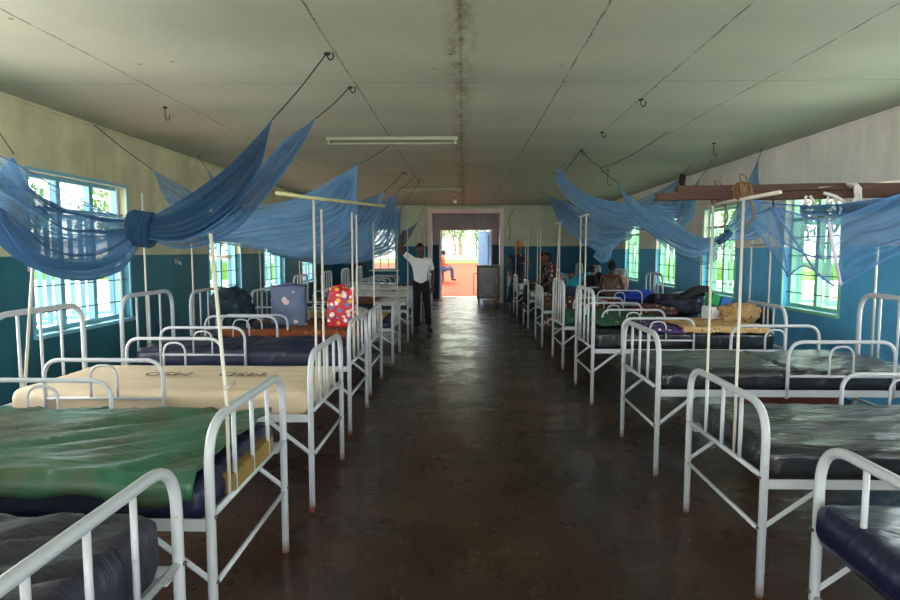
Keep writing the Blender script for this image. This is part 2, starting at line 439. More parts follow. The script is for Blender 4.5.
# far wall with the wide opening and a small window
def far_hole(px0, px1, d): return at(px0, 251, d).x, at(px1, 251, d).x
DX0, DX1, DZ = -1.11, 1.28, 2.98
FW0, FW1, FZ0, FZ1 = -2.88, -2.12, 1.06, 2.36
bm = bmesh.new()
box(bm, XL-.2, FW0, YF, YF+.2, 0, CZ); box(bm, FW0, FW1, YF, YF+.2, 0, FZ0); box(bm, FW0, FW1, YF, YF+.2, FZ1, CZ)
box(bm, FW1, DX0, YF, YF+.2, 0, CZ); box(bm, DX1, XR+.2, YF, YF+.2, 0, CZ); box(bm, DX0, DX1, YF, YF+.2, DZ, CZ)
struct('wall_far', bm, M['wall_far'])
bm = bmesh.new()
for a, b in ((DX0, DX0+.13), (DX1-.13, DX1)): box(bm, a, b, YF-.03, YF+.24, 0, DZ, bevel=.008)
box(bm, DX0+.13, DX1-.13, YF-.03, YF+.24, DZ-.14, DZ, bevel=.008)
struct('trim_1', bm, M['door_trim'])
# vestibule
VY = 21.0; OX0, OX1, OZ = -.84, 1.02, 2.42
bm = bmesh.new()
box(bm, DX0-.2, DX0, YF+.2, VY+.15, 0, CZ); box(bm, DX1, DX1+.2, YF+.2, VY+.15, 0, CZ)
box(bm, DX0, OX0, VY, VY+.15, 0, CZ); box(bm, OX1, DX1, VY, VY+.15, 0, CZ); box(bm, OX0, OX1, VY, VY+.15, OZ, CZ)
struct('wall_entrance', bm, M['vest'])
bm = bmesh.new()
box(bm, OX0, OX0+.05, VY-.02, VY+.17, 0, OZ); box(bm, OX1-.05, OX1, VY-.02, VY+.17, 0, OZ); box(bm, OX0+.05, OX1-.05, VY-.02, VY+.17, OZ-.05, OZ)
struct('trim_2', bm, M['door_trim'])
def door_leaf(name, hx, hy, ang, w, label):
    t = bpy.data.objects.new(name, None); link(t); t.location = (hx, hy, .02); t.rotation_euler = (0, 0, ang); tag(t, label, 'door', kind='structure')
    obj('leaf', newbox(0, w, -.02, .02, 0, OZ-.09), M['door_blue'], t, False)
    bm = bmesh.new()
    for z0, z1 in ((.15, .95), (1.1, 2.2)):
        box(bm, .1, w-.1, -.035, -.02, z0, z1, bevel=.005)
        box(bm, .1, w-.1, .02, .035, z0, z1, bevel=.005)
    obj('panel', bm, M['door_blue'], t, False)
    obj('door_handle', newtube([(w-.07, -.02, 1.0), (w-.07, -.08, 1.0), (w-.18, -.08, 1.0)], .01), M['bolt'], t)
door_leaf('door_1', OX1-.06, VY+.18, math.radians(118), .86, 'pale blue door leaf folded outward at the right of the far doorway')
door_leaf('door_2', OX0+.06, VY+.18, math.radians(95), .86, 'pale blue door leaf seen edge-on at the left of the far doorway')
# back wall, behind the photographer, with its wide entrance
bm = bmesh.new()
box(bm, XL-.2, -3.5, YB-.2, YB, 0, CZ); box(bm, 3.7, XR+.2, YB-.2, YB, 0, CZ); box(bm, -3.5, 3.7, YB-.2, YB, 2.95, CZ)
struct('wall_back', bm, M['wall_far'])
# cornice strips where wall and ceiling meet
for k, (x, s) in enumerate(((XL, 1), (XR, -1))):
    struct('trim_%d' % (3+k), newbox(min(x, x+s*.02), max(x, x+s*.02), YB, YF, CZ-.03, CZ), M['wall_left' if k == 0 else 'wall_right'])

def window(n, x, y0, y1, z0, z1, side, mf):
    """steel casement window in a side wall; side = +1 when the room lies at +x"""
    t = bpy.data.objects.new('window_%d' % n, None); link(t); t.location = (x, (y0+y1)/2, z0); t['kind'] = 'structure'
    w, h = y1-y0, z1-z0; xo = -side*.12
    f = .045
    bm = bmesh.new()
    for a, b in ((-w/2, -w/2+f), (w/2-f, w/2)): box(bm, xo-.04, xo+.04, a, b, 0, h)
    box(bm, xo-.04, xo+.04, -w/2+f, w/2-f, 0, f); box(bm, xo-.04, xo+.04, -w/2+f, w/2-f, h-f, h)
    box(bm, xo-.03, xo+.03, -w/2+f, w/2-f, h*.77, h*.77+f)
    obj('window_frame', bm, mf, t, False)
    nb = 3 if w > 1.5 else 2
    for k in range(1, nb):
        yy = -w/2 + w*k/nb
        obj('mullion', newbox(xo-.035, xo+.035, yy-.035, yy+.035, f, h-f), mf, t, False)
    for k in range(nb):     # casements pushed open outward, each hinged at its bay's near side
        a = -w/2 + w*k/nb + .05; b = -w/2 + w*(k+1)/nb - .05
        c = obj('casement', newbox(0, 0.03, 0, .035, f, h*.77), mf, t, False); c.location = (xo - side*.03, 0, 0)
        bm = bmesh.new(); L = b-a
        ang = math.radians(62)
        def q(u, th): return Vector((-side*(.02 + u*math.sin(ang)), b - u*math.cos(ang), 0))
        bm2 = bmesh.new()
        def bar(u0, u1, za, zb):
            p0, p1 = q(u0, 0), q(u1, 0); nrm = Vector((math.cos(ang), -side*0, 0))
            d = (p1-p0).normalized(); nn = Vector((-d.y, d.x, 0))*.012
            vs = [p0-nn, p1-nn, p1+nn, p0+nn]
            lo = [bm2.verts.new((v.x, v.y, za)) for v in vs]; hi = [bm2.verts.new((v.x, v.y, zb)) for v in vs]
            bm2.faces.new(lo[::-1]); bm2.faces.new(hi)
            for i in range(4): bm2.faces.new((lo[i], lo[(i+1) % 4], hi[(i+1) % 4], hi[i]))
        bar(0, .05, f, h*.77); bar(L-.05, L, f, h*.77); bar(.05, L-.05, f, f+.04); bar(.05, L-.05, h*.77-.04, h*.77)
        bar(.05, L-.05, h*.38, h*.38+.025)
        bm.free()
        me = bpy.data.meshes.new('casement'); bmesh.ops.recalc_face_normals(bm2, faces=bm2.faces); bm2.to_mesh(me); bm2.free(); me.materials.append(mf)
        old = c.data; c.data = me; bpy.data.meshes.remove(old)
        bm = bmesh.new(); p0, p1 = q(.05, 0), q(L-.05, 0)
        bm.faces.new([bm.verts.new((p.x, p.y, z)) for p, z in ((p0, f+.04), (p1, f+.04), (p1, h*.77-.04), (p0, h*.77-.04))])
        obj('pane', bm, M['glass'], c, False)
        bm = bmesh.new()   # fixed top light
        bm.faces.new([bm.verts.new((xo, yy, z)) for yy, z in ((a, h*.77+f), (b, h*.77+f), (b, h-f), (a, h-f))])
        obj('pane', bm, M['glass'], t, False)
    for k in range(5):
        z = h*(.13+.165*k)
        obj('security_bar', newtube([(xo+side*.075, -w/2+.01, z), (xo+side*.075, w/2-.01, z)], .007, 6), M['iron'], t)
    obj('sill', newbox(min(-side*.2, side*.05), max(-side*.2, side*.05), -w/2-.04, w/2+.04, -.04, -.001), mf, t, False)
    bm = bmesh.new()
    for a, b, c, d in ((-w/2-.035, -w/2, -.0, h+.035), (w/2, w/2+.035, 0, h+.035), (-w/2, w/2, h, h+.035)):
        box(bm, min(0, side*.012), max(0, side*.012), a, b, c, d)
    obj('architrave', bm, M['door_trim'] if n == 1 else mf, t, False)
n = 0
for a, b in LWIN: n += 1; window(n, XL, a, b, WZ0, WZ1, 1, M['blue_frame'])
for a, b in RWIN: n += 1; window(n, XR, a, b, RZ0, RZ1, -1, M['green_frame'])
# little window of the far wall
t = bpy.data.objects.new('window_%d' % (n+1), None); link(t); t.location = ((FW0+FW1)/2, YF, FZ0); t['kind'] = 'structure'
bm = bmesh.new(); w, h = FW1-FW0, FZ1-FZ0
box(bm, -w/2, -w/2+.04, .05, .12, 0, h); box(bm, w/2-.04, w/2, .05, .12, 0, h); box(bm, -w/2+.04, w/2-.04, .05, .12, 0, .04); box(bm, -w/2+.04, w/2-.04, .05, .12, h-.04, h)
obj('window_frame', bm, M['blue_frame'], t, False)
for k in (1, 2): obj('mullion', newbox(-w/2+w*k/3-.012, -w/2+w*k/3+.012, .05, .1, .04, h-.04), M['blue_frame'], t, False)
for k in (1, 2, 3): obj('glazing_bar', newbox(-w/2+.04, w/2-.04, .06, .09, h*k/4-.01, h*k/4+.01), M['blue_frame'], t, False)
bm = bmesh.new(); bm.faces.new([bm.verts.new(p) for p in ((-w/2+.04, .075, .04), (w/2-.04, .075, .04), (w/2-.04, .075, h-.04), (-w/2+.04, .075, h-.04))])
obj('pane', bm, M['glass'], t, False)
obj('sill', newbox(-w/2-.08, w/2+.08, -.12, .05, -.05, -.005), M['white_plastic'], t, False)

# ------------------------------------------------------------------ outside
def slope(name, x0, x1, y0, y1, z0, z1, m):
    bm = newbox(x0, x1, y0, y1, -1, 0)
    for v in bm.verts: v.co.z += z0 if v.co.y < (y0+y1)/2 else z1
    return struct(name, bm, m)
slope('ground', -8, 8, 21.6, 34, -.02, .95, M['ground'])
bm = newbox(-7.2, XL-.3, -12, 21.6, -.5, -.2); struct('ground_left', bm, M['pink_ground'])
bm = newbox(-50, -7.2, -30, 34, -.5, -.21); struct('ground_field', bm, M['pale_ground'])
bm = newbox(XR+.3, 50, -30, 34, -.5, -.2); struct('ground_right', bm, M['pale_ground'])
bm = newbox(-7.2, 8, -30, -12, -.5, -.2); struct('ground_back', bm, M['pale_ground'])
slope('grass_verge', -40, 40, 34, 37, .98, 1.15, M['grass'])
slope('ground_far', -70, 70, 37, 90, 1.12, 1.2, M['pale_ground'])
bm = newbox(-2.2, 2.4, 21.6, 22.2, -.25, .0); struct('door_step', bm, M['pale_ground'])

def tree_mesh(seed, H, R):
    rnd = random.Random(seed)
    bt = bmesh.new(); bl = bmesh.new()
    pts = [(0, 0, -.3)]
    for k in range(1, 7): pts.append((rnd.uniform(-.12, .12)*k*.5, rnd.uniform(-.12, .12)*k*.5, H*.72*k/6))
    tube(bt, catmull(pts, 14), [.2*(1-.75*i/13) for i in range(14)], 8)
    tips = []
    for k in range(9):
        i = rnd.randint(2, 5); b = Vector(pts[i]); a = rnd.uniform(0, 2*PI); L = rnd.uniform(.5, 1)*R
        e = b + Vector((math.cos(a)*L, math.sin(a)*L, rnd.uniform(.3, 1.1)*L)); m = b.lerp(e, .5) + Vector((0, 0, .15*L))
        tube(bt, catmull([b, m, e], 7), [.07*(1-.8*j/6) for j in range(7)], 6); tips += [e, m.lerp(e, .6)]
    tips.append(Vector((pts[-1][0], pts[-1][1], H*.8)))
    for c in tips:
        for j in range(95):
            p = c + Vector((rnd.gauss(0, .42), rnd.gauss(0, .42), rnd.gauss(0, .34)))*R*.55
            s = rnd.uniform(.07, .15)
            r = Euler((rnd.uniform(0, 6), rnd.uniform(0, 6), rnd.uniform(0, 6))).to_matrix()
            bl.faces.new([bl.verts.new(p + r @ Vector(q)*s) for q in ((-1, 0, 0), (0, -.5, .1), (1.2, 0, 0), (0, .5, .1))])
    return bt, bl
tree_src = []
for sdn, (H, R) in enumerate(((6.5, 2.2), (7.5, 2.0), (5.2, 2.4))):
    bt, bl = tree_mesh(11+sdn, H, R)
    a = bpy.data.meshes.new('trunk'); bt.to_mesh(a); bt.free(); a.materials.append(M['bark'])
    for p in a.polygons: p.use_smooth = True
    b = bpy.data.meshes.new('crown'); bl.to_mesh(b); bl.free(); b.materials.append(M['leaf'])
    tree_src.append((a, b))
def tree(x, y, k, label, s=1, rz=0, group=None):
    t = thing('tree', label, 'tree', (x, y, 1.05 if y > 37 and abs(x) < 10 else -.2), rz, group); t.scale = (s, s, s)
    for nm, me in zip(('trunk', 'crown'), tree_src[k]):
        o = bpy.data.objects.new(nm, me); link(o, t)
    return t
tree(-1.5, 38, 1, 'tall tree with a bare trunk beyond the doorway, just left of its middle', 1.1)
tree(5.5, 49, 0, 'leafy tree far beyond the doorway, behind the grass verge at right', 1.1, 1)
tree(-4.5, 56, 0, 'distant tree at the left edge of the doorway view', 1.2, 2)
tree(-.3, 68, 2, 'most distant leafy tree in the middle of the doorway view', 1.5, 3)
tree(2.6, 39.5, 1, 'slender tree at the right edge of the doorway view', .9, 4)
for x, y, sc_, lab in ((-2.3, 44, .52, 'small leafy tree at the far left of the doorway view'), (1.0, 45, .5, 'small leafy tree beyond the verge at the centre of the doorway view'), (-.8, 60, .75, 'rounded pale green tree in the distance through the doorway'), (3.4, 58, .8, 'broad distant tree half hidden by the blue door leaf')):
    tree(x, y, 2 if x < 0 else 0, lab, sc_, x)
for k, (x, y) in enumerate(((-13, 9), (-14, 16.5), (-12.5, 24), (-15, 33), (-14, 42))):
    tree(x, y, k % 3, 'leafy tree seen through the left windows', 1, k, 'trees outside the left windows')
for k, (x, y) in enumerate(((12, 10), (13, 17.5), (12.5, 25), (15, 33), (14, 42))):
    tree(x, y, k % 3, 'leafy tree seen through the right windows', 1, k+.5, 'trees outside the right windows')

# ------------------------------------------------------------------ beds
BW, BL = .94, 2.03     # width, length
HALF = BW/2
_fr = {}
def u_frame(x, top, r=.019, cr=.17):
    return newtube(fillet([(x, -HALF, 0), (x, -HALF, top), (x, HALF, top), (x, HALF, 0)], cr, 8), r, 12)
FOOT_T, HEAD_T = .93, 1.27
BED = {}
def mesh_of(name, bm, m, smooth=True):
    o = obj(name, bm, m, None, smooth); me = o.data; bpy.data.objects.remove(o); return me
def arcs():
    for x, nm in ((0, 'foot'), (BL, 'head')):
        BED[nm+'_rail'] = mesh_of(nm+'_rail', newtube([(x, -HALF, .585), (x, HALF, .585)], .013, 8), M['steel'])
        BED[nm+'_stretcher'] = mesh_of(nm+'_stretcher', newtube([(x, -HALF, .32), (x, HALF, .32)], .011, 8), M['steel'])
    for s in (-1, 1):
        bm = bmesh.new()
        y = s*(HALF-.005)
        box(bm, .02, BL-.02, y-.004, y+.004, .53, .575); box(bm, .02, BL-.02, min(y-s*.004, y-s*.04), max(y-s*.004, y-s*.04), .53, .535)
        BED['side_rail', s] = mesh_of('side_rail', bm, M['steel'], False)
        for e in (0, 1):
            bm = bmesh.new(); x0 = .0 if e == 0 else BL; x1 = .28 if e == 0 else BL-.28
            tube(bm, [(x0, y+s*.004, .34), (x1, y+s*.004, .545)], .013, 4)
            BED['brace', s, e] = mesh_of('brace', bm, M['steel'], False)
        g0, g1, gt = .93, 1.69, .89
        bm = bmesh.new()
        tube(bm, fillet([(g0, y, .52), (g0, y, gt), (g1, y, gt), (g1, y, .52)], .11, 7), .0125, 10)
        BED['side_guard', s] = mesh_of('side_guard', bm, M['steel'])
        bm = bmesh.new(); c = (g0+g1)/2
        tube(bm, fillet([(c-.085, y, .665), (c-.085, y, gt-.03), (c+.085, y, gt-.03), (c+.085, y, .665)], .08, 7), .008, 8)
        BED['guard_arch', s] = mesh_of('guard_arch', bm, M['steel'])
        BED['guard_bar', s] = mesh_of('guard_bar', newtube([(g0, y, .665), (g1, y, .665)], .009, 8), M['steel'])
    BED['bolt'] = mesh_of('bolt', newtube([(-.015, 0, 0), (-.026, 0, 0)], .008, 6), M['bolt'])
    bm = bmesh.new()
    box(bm, .05, BL-.05, -HALF+.05, HALF-.05, .536, .546)
    BED['bed_base'] = mesh_of('bed_base', bm, M['steel'], False)
arcs()
def pad_mesh(x0, x1, hw, z0, z1, seed, amp=.012, ang=.5, ny=26, nx=70, cut=None, sag=0):
    """a soft mattress: rounded section lofted along x, the top creased"""
    bm = bmesh.new(); rows = []
    r = min(.05, (z1-z0)*.45)
    def prof(k):
        s = ([], )
        return s
    sec = []
    for i in range(ny+1): sec.append((-hw+r + (2*hw-2*r)*i/ny, z1, 1))
    for i in range(1, 5): a = PI/2*(1-i/5); sec.append((hw-r+r*math.cos(a), z1-r+r*math.sin(a), .5))
    for i in range(0, 4): sec.append((hw, z1-r-(z1-z0-2*r)*i/3, .4))
    for i in range(1, 5): a = -PI/2*i/5; sec.append((hw-r+r*math.cos(a), z0+r+r*math.sin(a), 0))
    sec.append((hw-r, z0, 0)); sec.append((0, z0, 0)); sec.append((-hw+r, z0, 0))
    for i in range(1, 5): a = -PI/2 - PI/2*i/5; sec.append((-hw+r+r*math.cos(a), z0+r+r*math.sin(a), 0))
    for i in range(0, 4): sec.append((-hw, z0+r+(z1-z0-2*r)*i/3, .4))
    for i in range(1, 5): a = PI - PI/2*i/5; sec.append((-hw+r+r*math.cos(a), z1-r+r*math.sin(a), .5))
    zc = (z0+z1)/2; ca, sa = math.cos(ang), math.sin(ang)
    for i in range(nx+1):
        x = x0 + (x1-x0)*i/nx
        e = min(x-x0, x1-x); q = 1
        if e < r: q = math.sqrt(max(0, 1-(1-e/r)**2))
        inset = r*(1-q)
        row = []
        for (y, z, wgt) in sec:
            yy = y*(1-inset/hw); zz = zc + (z-zc)*(1-inset/((z1-z0)/2))
            if wgt > 0:
                u, v = x*ca+y*sa, -x*sa+y*ca
                d = fbm(Vector((u*1.3+seed*7, v*7+seed, z*3)), 2)
                d = (1-abs(d)*2.2)*amp + noise.noise(Vector((x*2.2, y*2.2, seed)))*amp*.8
                if wgt == 1: zz += d - sag*math.exp(-((x-1.1)/.4)**2)*math.exp(-(y/.3)**2)
                else: yy += math.copysign(d*wgt*1.3, y); zz += d*wgt
                if cut:
                    for cx in cut: zz -= .022*wgt*math.exp(-((x-cx)/.014)**2)
            row.append(Vector((x, yy, zz)))
        rows.append(row)
    V = grid(bm, rows, True)
    bm.faces.new(V[0][::-1]); bm.faces.new(V[-1]); return bm
BEDS = {}
def end_meshes(x, top):
    if (x, top) not in _fr:
        nm = 'foot' if x == 0 else 'head'
        _fr[x, top] = (mesh_of(nm+'board_frame', u_frame(x, top), M['steel']),
                       [mesh_of(nm+'_bar', newtube([(x, k*.215, .58), (x, k*.215, top-.005)], .0105, 8), M['steel']) for k in (-1, 0, 1)])
    return _fr[x, top]
BT = {}
def add_child(t, name, me):
    o = bpy.data.objects.new(name, me); link(o, t); return o
def bed(key, x, y, right, label, matt, top=.69, seed=1, amp=.012, cut=None, foot_poles=(), head_poles=(), foot_bar=None, head_cross=None, mx=(.03, 1.95), ang=.5, pm=None, sc=1.0, ft=.93, ht=1.14, rev=False):
    t = thing('hospital_bed', label, 'bed', (x, y, 0), 0 if right else PI)
    t.scale = (1, 1, sc); BT[key] = top*sc
    t['group'] = 'hospital beds along the right side' if right else 'hospital beds along the left side'
    for x_, tp, nm in ((0, ft, 'foot'), (BL, ht, 'head')):
        a_, b_ = end_meshes(x_, tp); add_child(t, nm+'board_frame', a_)
        for q_ in b_: add_child(t, nm+'_bar', q_)
    for nm in ('foot_rail', 'head_rail', 'foot_stretcher', 'head_stretcher', 'bed_base'):
        add_child(t, nm, BED[nm])
    if key in ('L0', 'L1', 'L2', 'R0', 'R1', 'R2'):
        for yb in (-1, 1):
            for z in (.585, .34): add_child(t, 'bolt', BED['bolt']).location = (0, yb*HALF, z)
    for s in (-1, 1):
        add_child(t, 'side_rail', BED['side_rail', s])
        for e in (0, 1): add_child(t, 'brace', BED['brace', s, e])
        g = add_child(t, 'side_guard', BED['side_guard', s]); g.location.x = -.62 if rev else 0; add_child(g, 'guard_arch', BED['guard_arch', s]); add_child(g, 'guard_bar', BED['guard_bar', s])
    obj('mattress', pad_mesh(mx[0], mx[1], HALF-.025, .548, top, seed, amp, ang, cut=cut), M[matt], t)
    sg = 1 if right else -1; foot_poles = [(a, b/sc, c) for a, b, c in foot_poles]; head_poles = [(a, b/sc, c) for a, b, c in head_poles]
    if foot_bar: foot_bar = (foot_bar[0], foot_bar[1], foot_bar[2]/sc)
    if head_cross: head_cross = (head_cross[0], head_cross[1], head_cross[2]/sc)
    for (yy, z, lean) in foot_poles:    # yy: metres from the bed's middle, away from the camera
        obj('net_pole', newtube([(.0, sg*yy, .6), (.0, sg*yy + 0, .95), (sg*lean, sg*yy, z)], .0078, 8), pm or M['pole'], t)
    for (yy, z, lean) in head_poles:
        obj('net_pole', newtube([(BL+.02, sg*yy, .6), (BL+.02 + sg*lean, sg*yy, z)], .010, 8), M['pole'], t)
    if foot_bar: obj('pole_crossbar', newtube([(foot_bar[3] if len(foot_bar) > 3 else 0, sg*foot_bar[0], foot_bar[2]), (foot_bar[3] if len(foot_bar) > 3 else 0, sg*foot_bar[1], foot_bar[2])], .0095, 8), M['pole'], t)
    if head_cross: obj('pole_crossbar', newtube([(BL+.02, sg*head_cross[0], head_cross[2]), (BL+.02, sg*head_cross[1], head_cross[2])], .012, 8), M['pole'], t)
    BEDS[key] = t
    return t
LX, RX = -.955, 1.43
bed('L0', -.955, 1.45, 0, 'white steel bed with crumpled charcoal mattress in the bottom left corner', 'cover_dark', .76, 1, .03, sc=1.03)
bed('L1', -.972, 2.69, 0, 'white steel bed under the green tarpaulin sheet at left', 'cover_navy', .69, 2, .012, foot_poles=((-.28, 1.72, -.045),), sc=1.07)
bed('L2', LX, 4.15, 0, 'white steel bed with cream printed mattress, left row', 'cover_cream', .70, 3, .006, foot_poles=((-.3, 1.98, 0), (-.09, 1.93, 0)), head_poles=((-.17, 1.95, .16),), ang=.2, sc=1.085)
bed('L3', -1.01, 5.72, 0, 'white steel bed with creased navy mattress, just beyond the cream one', 'cover_navy', .70, 4, .016, cut=(1.02,), foot_poles=((-.25, 2.0, 0), (-.02, 1.99, 0)), head_poles=((-.42, 2.2, 0), (0, 2.2, 0)), sc=1.09)
bed('L4', -1.055, 7.18, 0, 'white steel bed under the rust patterned blanket, carrying the two tote bags', 'cover_dark', .70, 5, .012, foot_poles=((-.1, 1.98, 0),), head_poles=((-.35, 2.2, 0),), sc=1.04)
bed('L5', -1.01, 9.0, 0, 'white steel bed behind the red tote bag, with pale crumpled sheets', 'cover_navy', .68, 6, foot_poles=((.2, 2.0, 0),), head_poles=((.0, 2.1, 0),), sc=.94)
bed('L6', -.985, 11.1, 0, 'white steel bed with brown blanket in front of the standing man', 'cover_navy', .68, 7, foot_poles=((-.4, 2.08, 0),), head_poles=((0, 2.1, 0),), sc=1.05)
bed('L7', LX, 13.1, 0, 'white steel bed beside and just behind the standing man', 'cover_grey', .68, 8, foot_poles=((-.25, 2.05, 0), (.2, 2.05, 0)), foot_bar=(-.3, .4, 2.05), sc=1.05)
bed('L8', LX, 15.2, 0, 'second last white steel bed of the left row, near the far window', 'cover_grey', .68, 9, foot_poles=((-.2, 2.05, 0),), sc=1.05)
bed('L9', LX, 17.2, 0, 'last white steel bed of the left row, by the far wall', 'cover_navy', .68, 10, sc=1.05)
bed('R0', 1.36, 1.78, 1, 'white steel bed with blue vinyl mattress in the bottom right corner', 'vinyl_navy', .70, 11, .014, mx=(-.05, 1.95), sc=1.0)
bed('R1', 1.42, 3.25, 1, 'white steel bed with black vinyl mattress under the wooden beam, right foreground', 'vinyl_black', .71, 12, .012, foot_poles=((-.15, 1.91, 0), (.22, 1.91, 0)), foot_bar=(-.50, .27, 1.913), sc=1.0, ht=1.25)
bed('R2', 1.42, 4.80, 1, 'white steel bed with bare black two-piece mattress, right row', 'vinyl_black2', .70, 13, .012, cut=(.98,), head_poles=((.32, 2.05, 0),), sc=1.12)
bed('R3', 1.39, 6.86, 1, 'white steel bed strewn with patterned cloths and a tan bundle, right row', 'vinyl_black2', .75, 14, .01, foot_poles=((0, 2.05, 0), (.3, 2.05, 0)), foot_bar=(-.12, .4, 2.055), head_poles=((-.05, 2.1, 0), (.4, 2.0, 0)), head_cross=(-.1, .42, 1.72), sc=1.05, ft=1.17, ht=1.0, rev=True)
bed('R4', 1.395, 8.78, 1, 'white steel bed with green printed cover and heaped bags, right row', 'cover_dark', .69, 15, foot_poles=((-.05, 2.05, 0), (.25, 2.05, .04)), foot_bar=(-.2, .5, 2.06), head_poles=((0, 2.1, 0),), sc=1.05, ft=1.17, ht=1.0, rev=True)
bed('R5', 1.36, 10.72, 1, 'white steel bed with royal blue cloth bundle, beside the bare-backed sitter', 'cover_dark', .69, 16, foot_poles=((-.1, 2.05, 0), (.3, 2.05, 0)), head_poles=((0, 2.1, 0),), sc=1.1)
bed('R6', 1.36, 12.95, 1, 'white steel bed behind the spotted dress, right row', 'cover_grey', .69, 17, foot_poles=((-.3, 2.05, 0), (.2, 2.05, 0)), foot_bar=(-.4, .5, 2.06), sc=1.1)
bed('R7', 1.34, 15.3, 1, 'second last white steel bed of the right row, in front of the headscarfed woman', 'cover_grey', .69, 18, foot_poles=((0, 2.05, 0),), sc=1.12)
bed('R8', 1.34, 17.5, 1, 'last white steel bed of the right row, nearest the far doorway', 'cover_grey', .69, 19, sc=1.12)

# loose pole socket stubs on the near left pole
for (z) in (1.02, 1.52):
    obj('pole_stub', newtube([(0, .2, z), (.0, .30, z)], .008, 6), M['pole'], BEDS['L1'])

# ------------------------------------------------------------------ covers and cloths on the beds
def cloth(name, label, cat, key, x0, x1, y0, y1, m, seed, amp=.02, base=.70, thick=.012, group=None, drop_near=0, drop_far=0, nx=60, ny=40, rag=.03, freq=3.0, over=.003, fold=None):
    """a sheet lying on a bed; local x from the foot, y = away from the camera; it drops over the mattress sides"""
    t = BEDS[key]; right = abs(t.rotation_euler.z) < .1; base = BT[key] + (base-.70)
    bm = bmesh.new(); rows = []
    edge = HALF + .012
    for i in range(nx+1):
        row = []
        for j in range(ny+1):
            u, v = i/nx, j/ny
            x = x0 + (x1-x0)*u + noise.noise(Vector((v*5, seed, 0)))*rag*(1 if u > .5 else -1)*abs(2*u-1)
            a, b = y0-drop_near, y1+drop_far
            y = a + (b-a)*v + noise.noise(Vector((u*6, seed+3, 1)))*rag*abs(2*v-1)
            d = fbm(Vector((x*freq+seed, y*freq*1.4, seed)), 3)
            if fold is not None:
                cu_, cv_ = x*math.cos(fold)+y*math.sin(fold), -x*math.sin(fold)+y*math.cos(fold)
                cv_ += .12*noise.noise(Vector((x*1.5, y*1.5, seed)))
                d = .55*fbm(Vector((cu_*.9, cv_*6.5, seed)), 2) + .25*fbm(Vector((cu_*2.2, cv_*13, seed+4)), 2)
            z = base + over + (1-abs(d)*1.8)*amp + amp*.3
            if y < -edge: z = base - (-edge-y) + over; y = -edge - .008 - abs(d)*amp*.9
            elif y > edge: z = base - (y-edge) + over; y = edge + .008 + abs(d)*amp*.9
            row.append(Vector((x, y, z)))
        rows.append(row)
    if not right: rows = [[Vector((-p.x, p.y, p.z)) for p in r] for r in rows]
    grid(bm, rows)
    o = obj(name, bm, m, None, True, (t.location.x, t.location.y, 0))
    md = o.modifiers.new('thickness', 'SOLIDIFY'); md.thickness = thick; md.offset = 1
    return tag(o, label, cat, group)
def lump(name, label, cat, loc, size, m, seed, amp=.25, parts=None, rot=0, group=None, sub=4, sq=2.4):
    """a crumpled soft bundle that sits flat on what carries it"""
    bm = bmesh.new(); bmesh.ops.create_icosphere(bm, subdivisions=sub, radius=1)
    for v in bm.verts:
        p = v.co.copy(); k = (abs(p.x)**sq + abs(p.y)**sq + abs(p.z)**sq)**(-1/sq); p *= k
        d = 1 + (1-abs(fbm(p*1.6+Vector((seed, 0, 0)), 4))*2.5)*amp*.45 + noise.noise(p*1.1+Vector((0, seed, 0)))*amp*.6
        p = Vector((p.x*size[0]/2*d, p.y*size[1]/2*d, (p.z*d*.5+.5)*size[2]))
        p.z = max(p.z, 0); v.co = p
    o = obj(name, bm, m, None, True, loc); o.rotation_euler = (0, 0, rot)
    return tag(o, label, cat, group)
cloth('tarpaulin_sheet', 'creased green tarpaulin sheet over the bed at left foreground', 'sheet', 'L1', .06, 1.97, -.44, .44, M['tarp'], 3, .036, .70, .004, drop_near=.10, drop_far=.03, rag=.06, freq=2.6, over=.022, fold=-.55)
# details at the foot of that bed
o = obj('foam_patch', newbox(-.135, -.02, -.25, .28, .575, .66, bevel=.012), M['foam'], None, False, (-.95, 2.75, 0)); o.parent = BEDS['L1']; o.location = (0, 0, 0); o.rotation_euler = (0, 0, PI)
o.location = (-.028, 0, .005)
lump('cotton_rag', 'red floral cotton rag tucked under the green tarpaulin sheet', 'cloth', (-1.10, 2.28, .60), (.12, .06, .10), M['red_rag'], 4, .3)
# printing on the cream mattress
def text(name, s, size, loc, rot, m, parent, ext=.0008):
    cu = bpy.data.curves.new(name, 'FONT'); cu.body = s; cu.size = size; cu.extrude = ext; cu.align_x = 'CENTER'; cu.align_y = 'CENTER'
    o = bpy.data.objects.new(name, cu); link(o)
    dg = bpy.context.evaluated_depsgraph_get(); me = bpy.data.meshes.new_from_object(o.evaluated_get(dg)); me.name = name
    bpy.data.objects.remove(o); o = bpy.data.objects.new(name, me); link(o, parent); me.materials.clear(); me.materials.append(m)
    o.location = loc; o.rotation_euler = rot; return o
for x in (.62, 1.15): text('printed_letters', 'MSD', .17, (x, -.05, .7125), (0, 0, 0), M['ink'], BEDS['L2'])

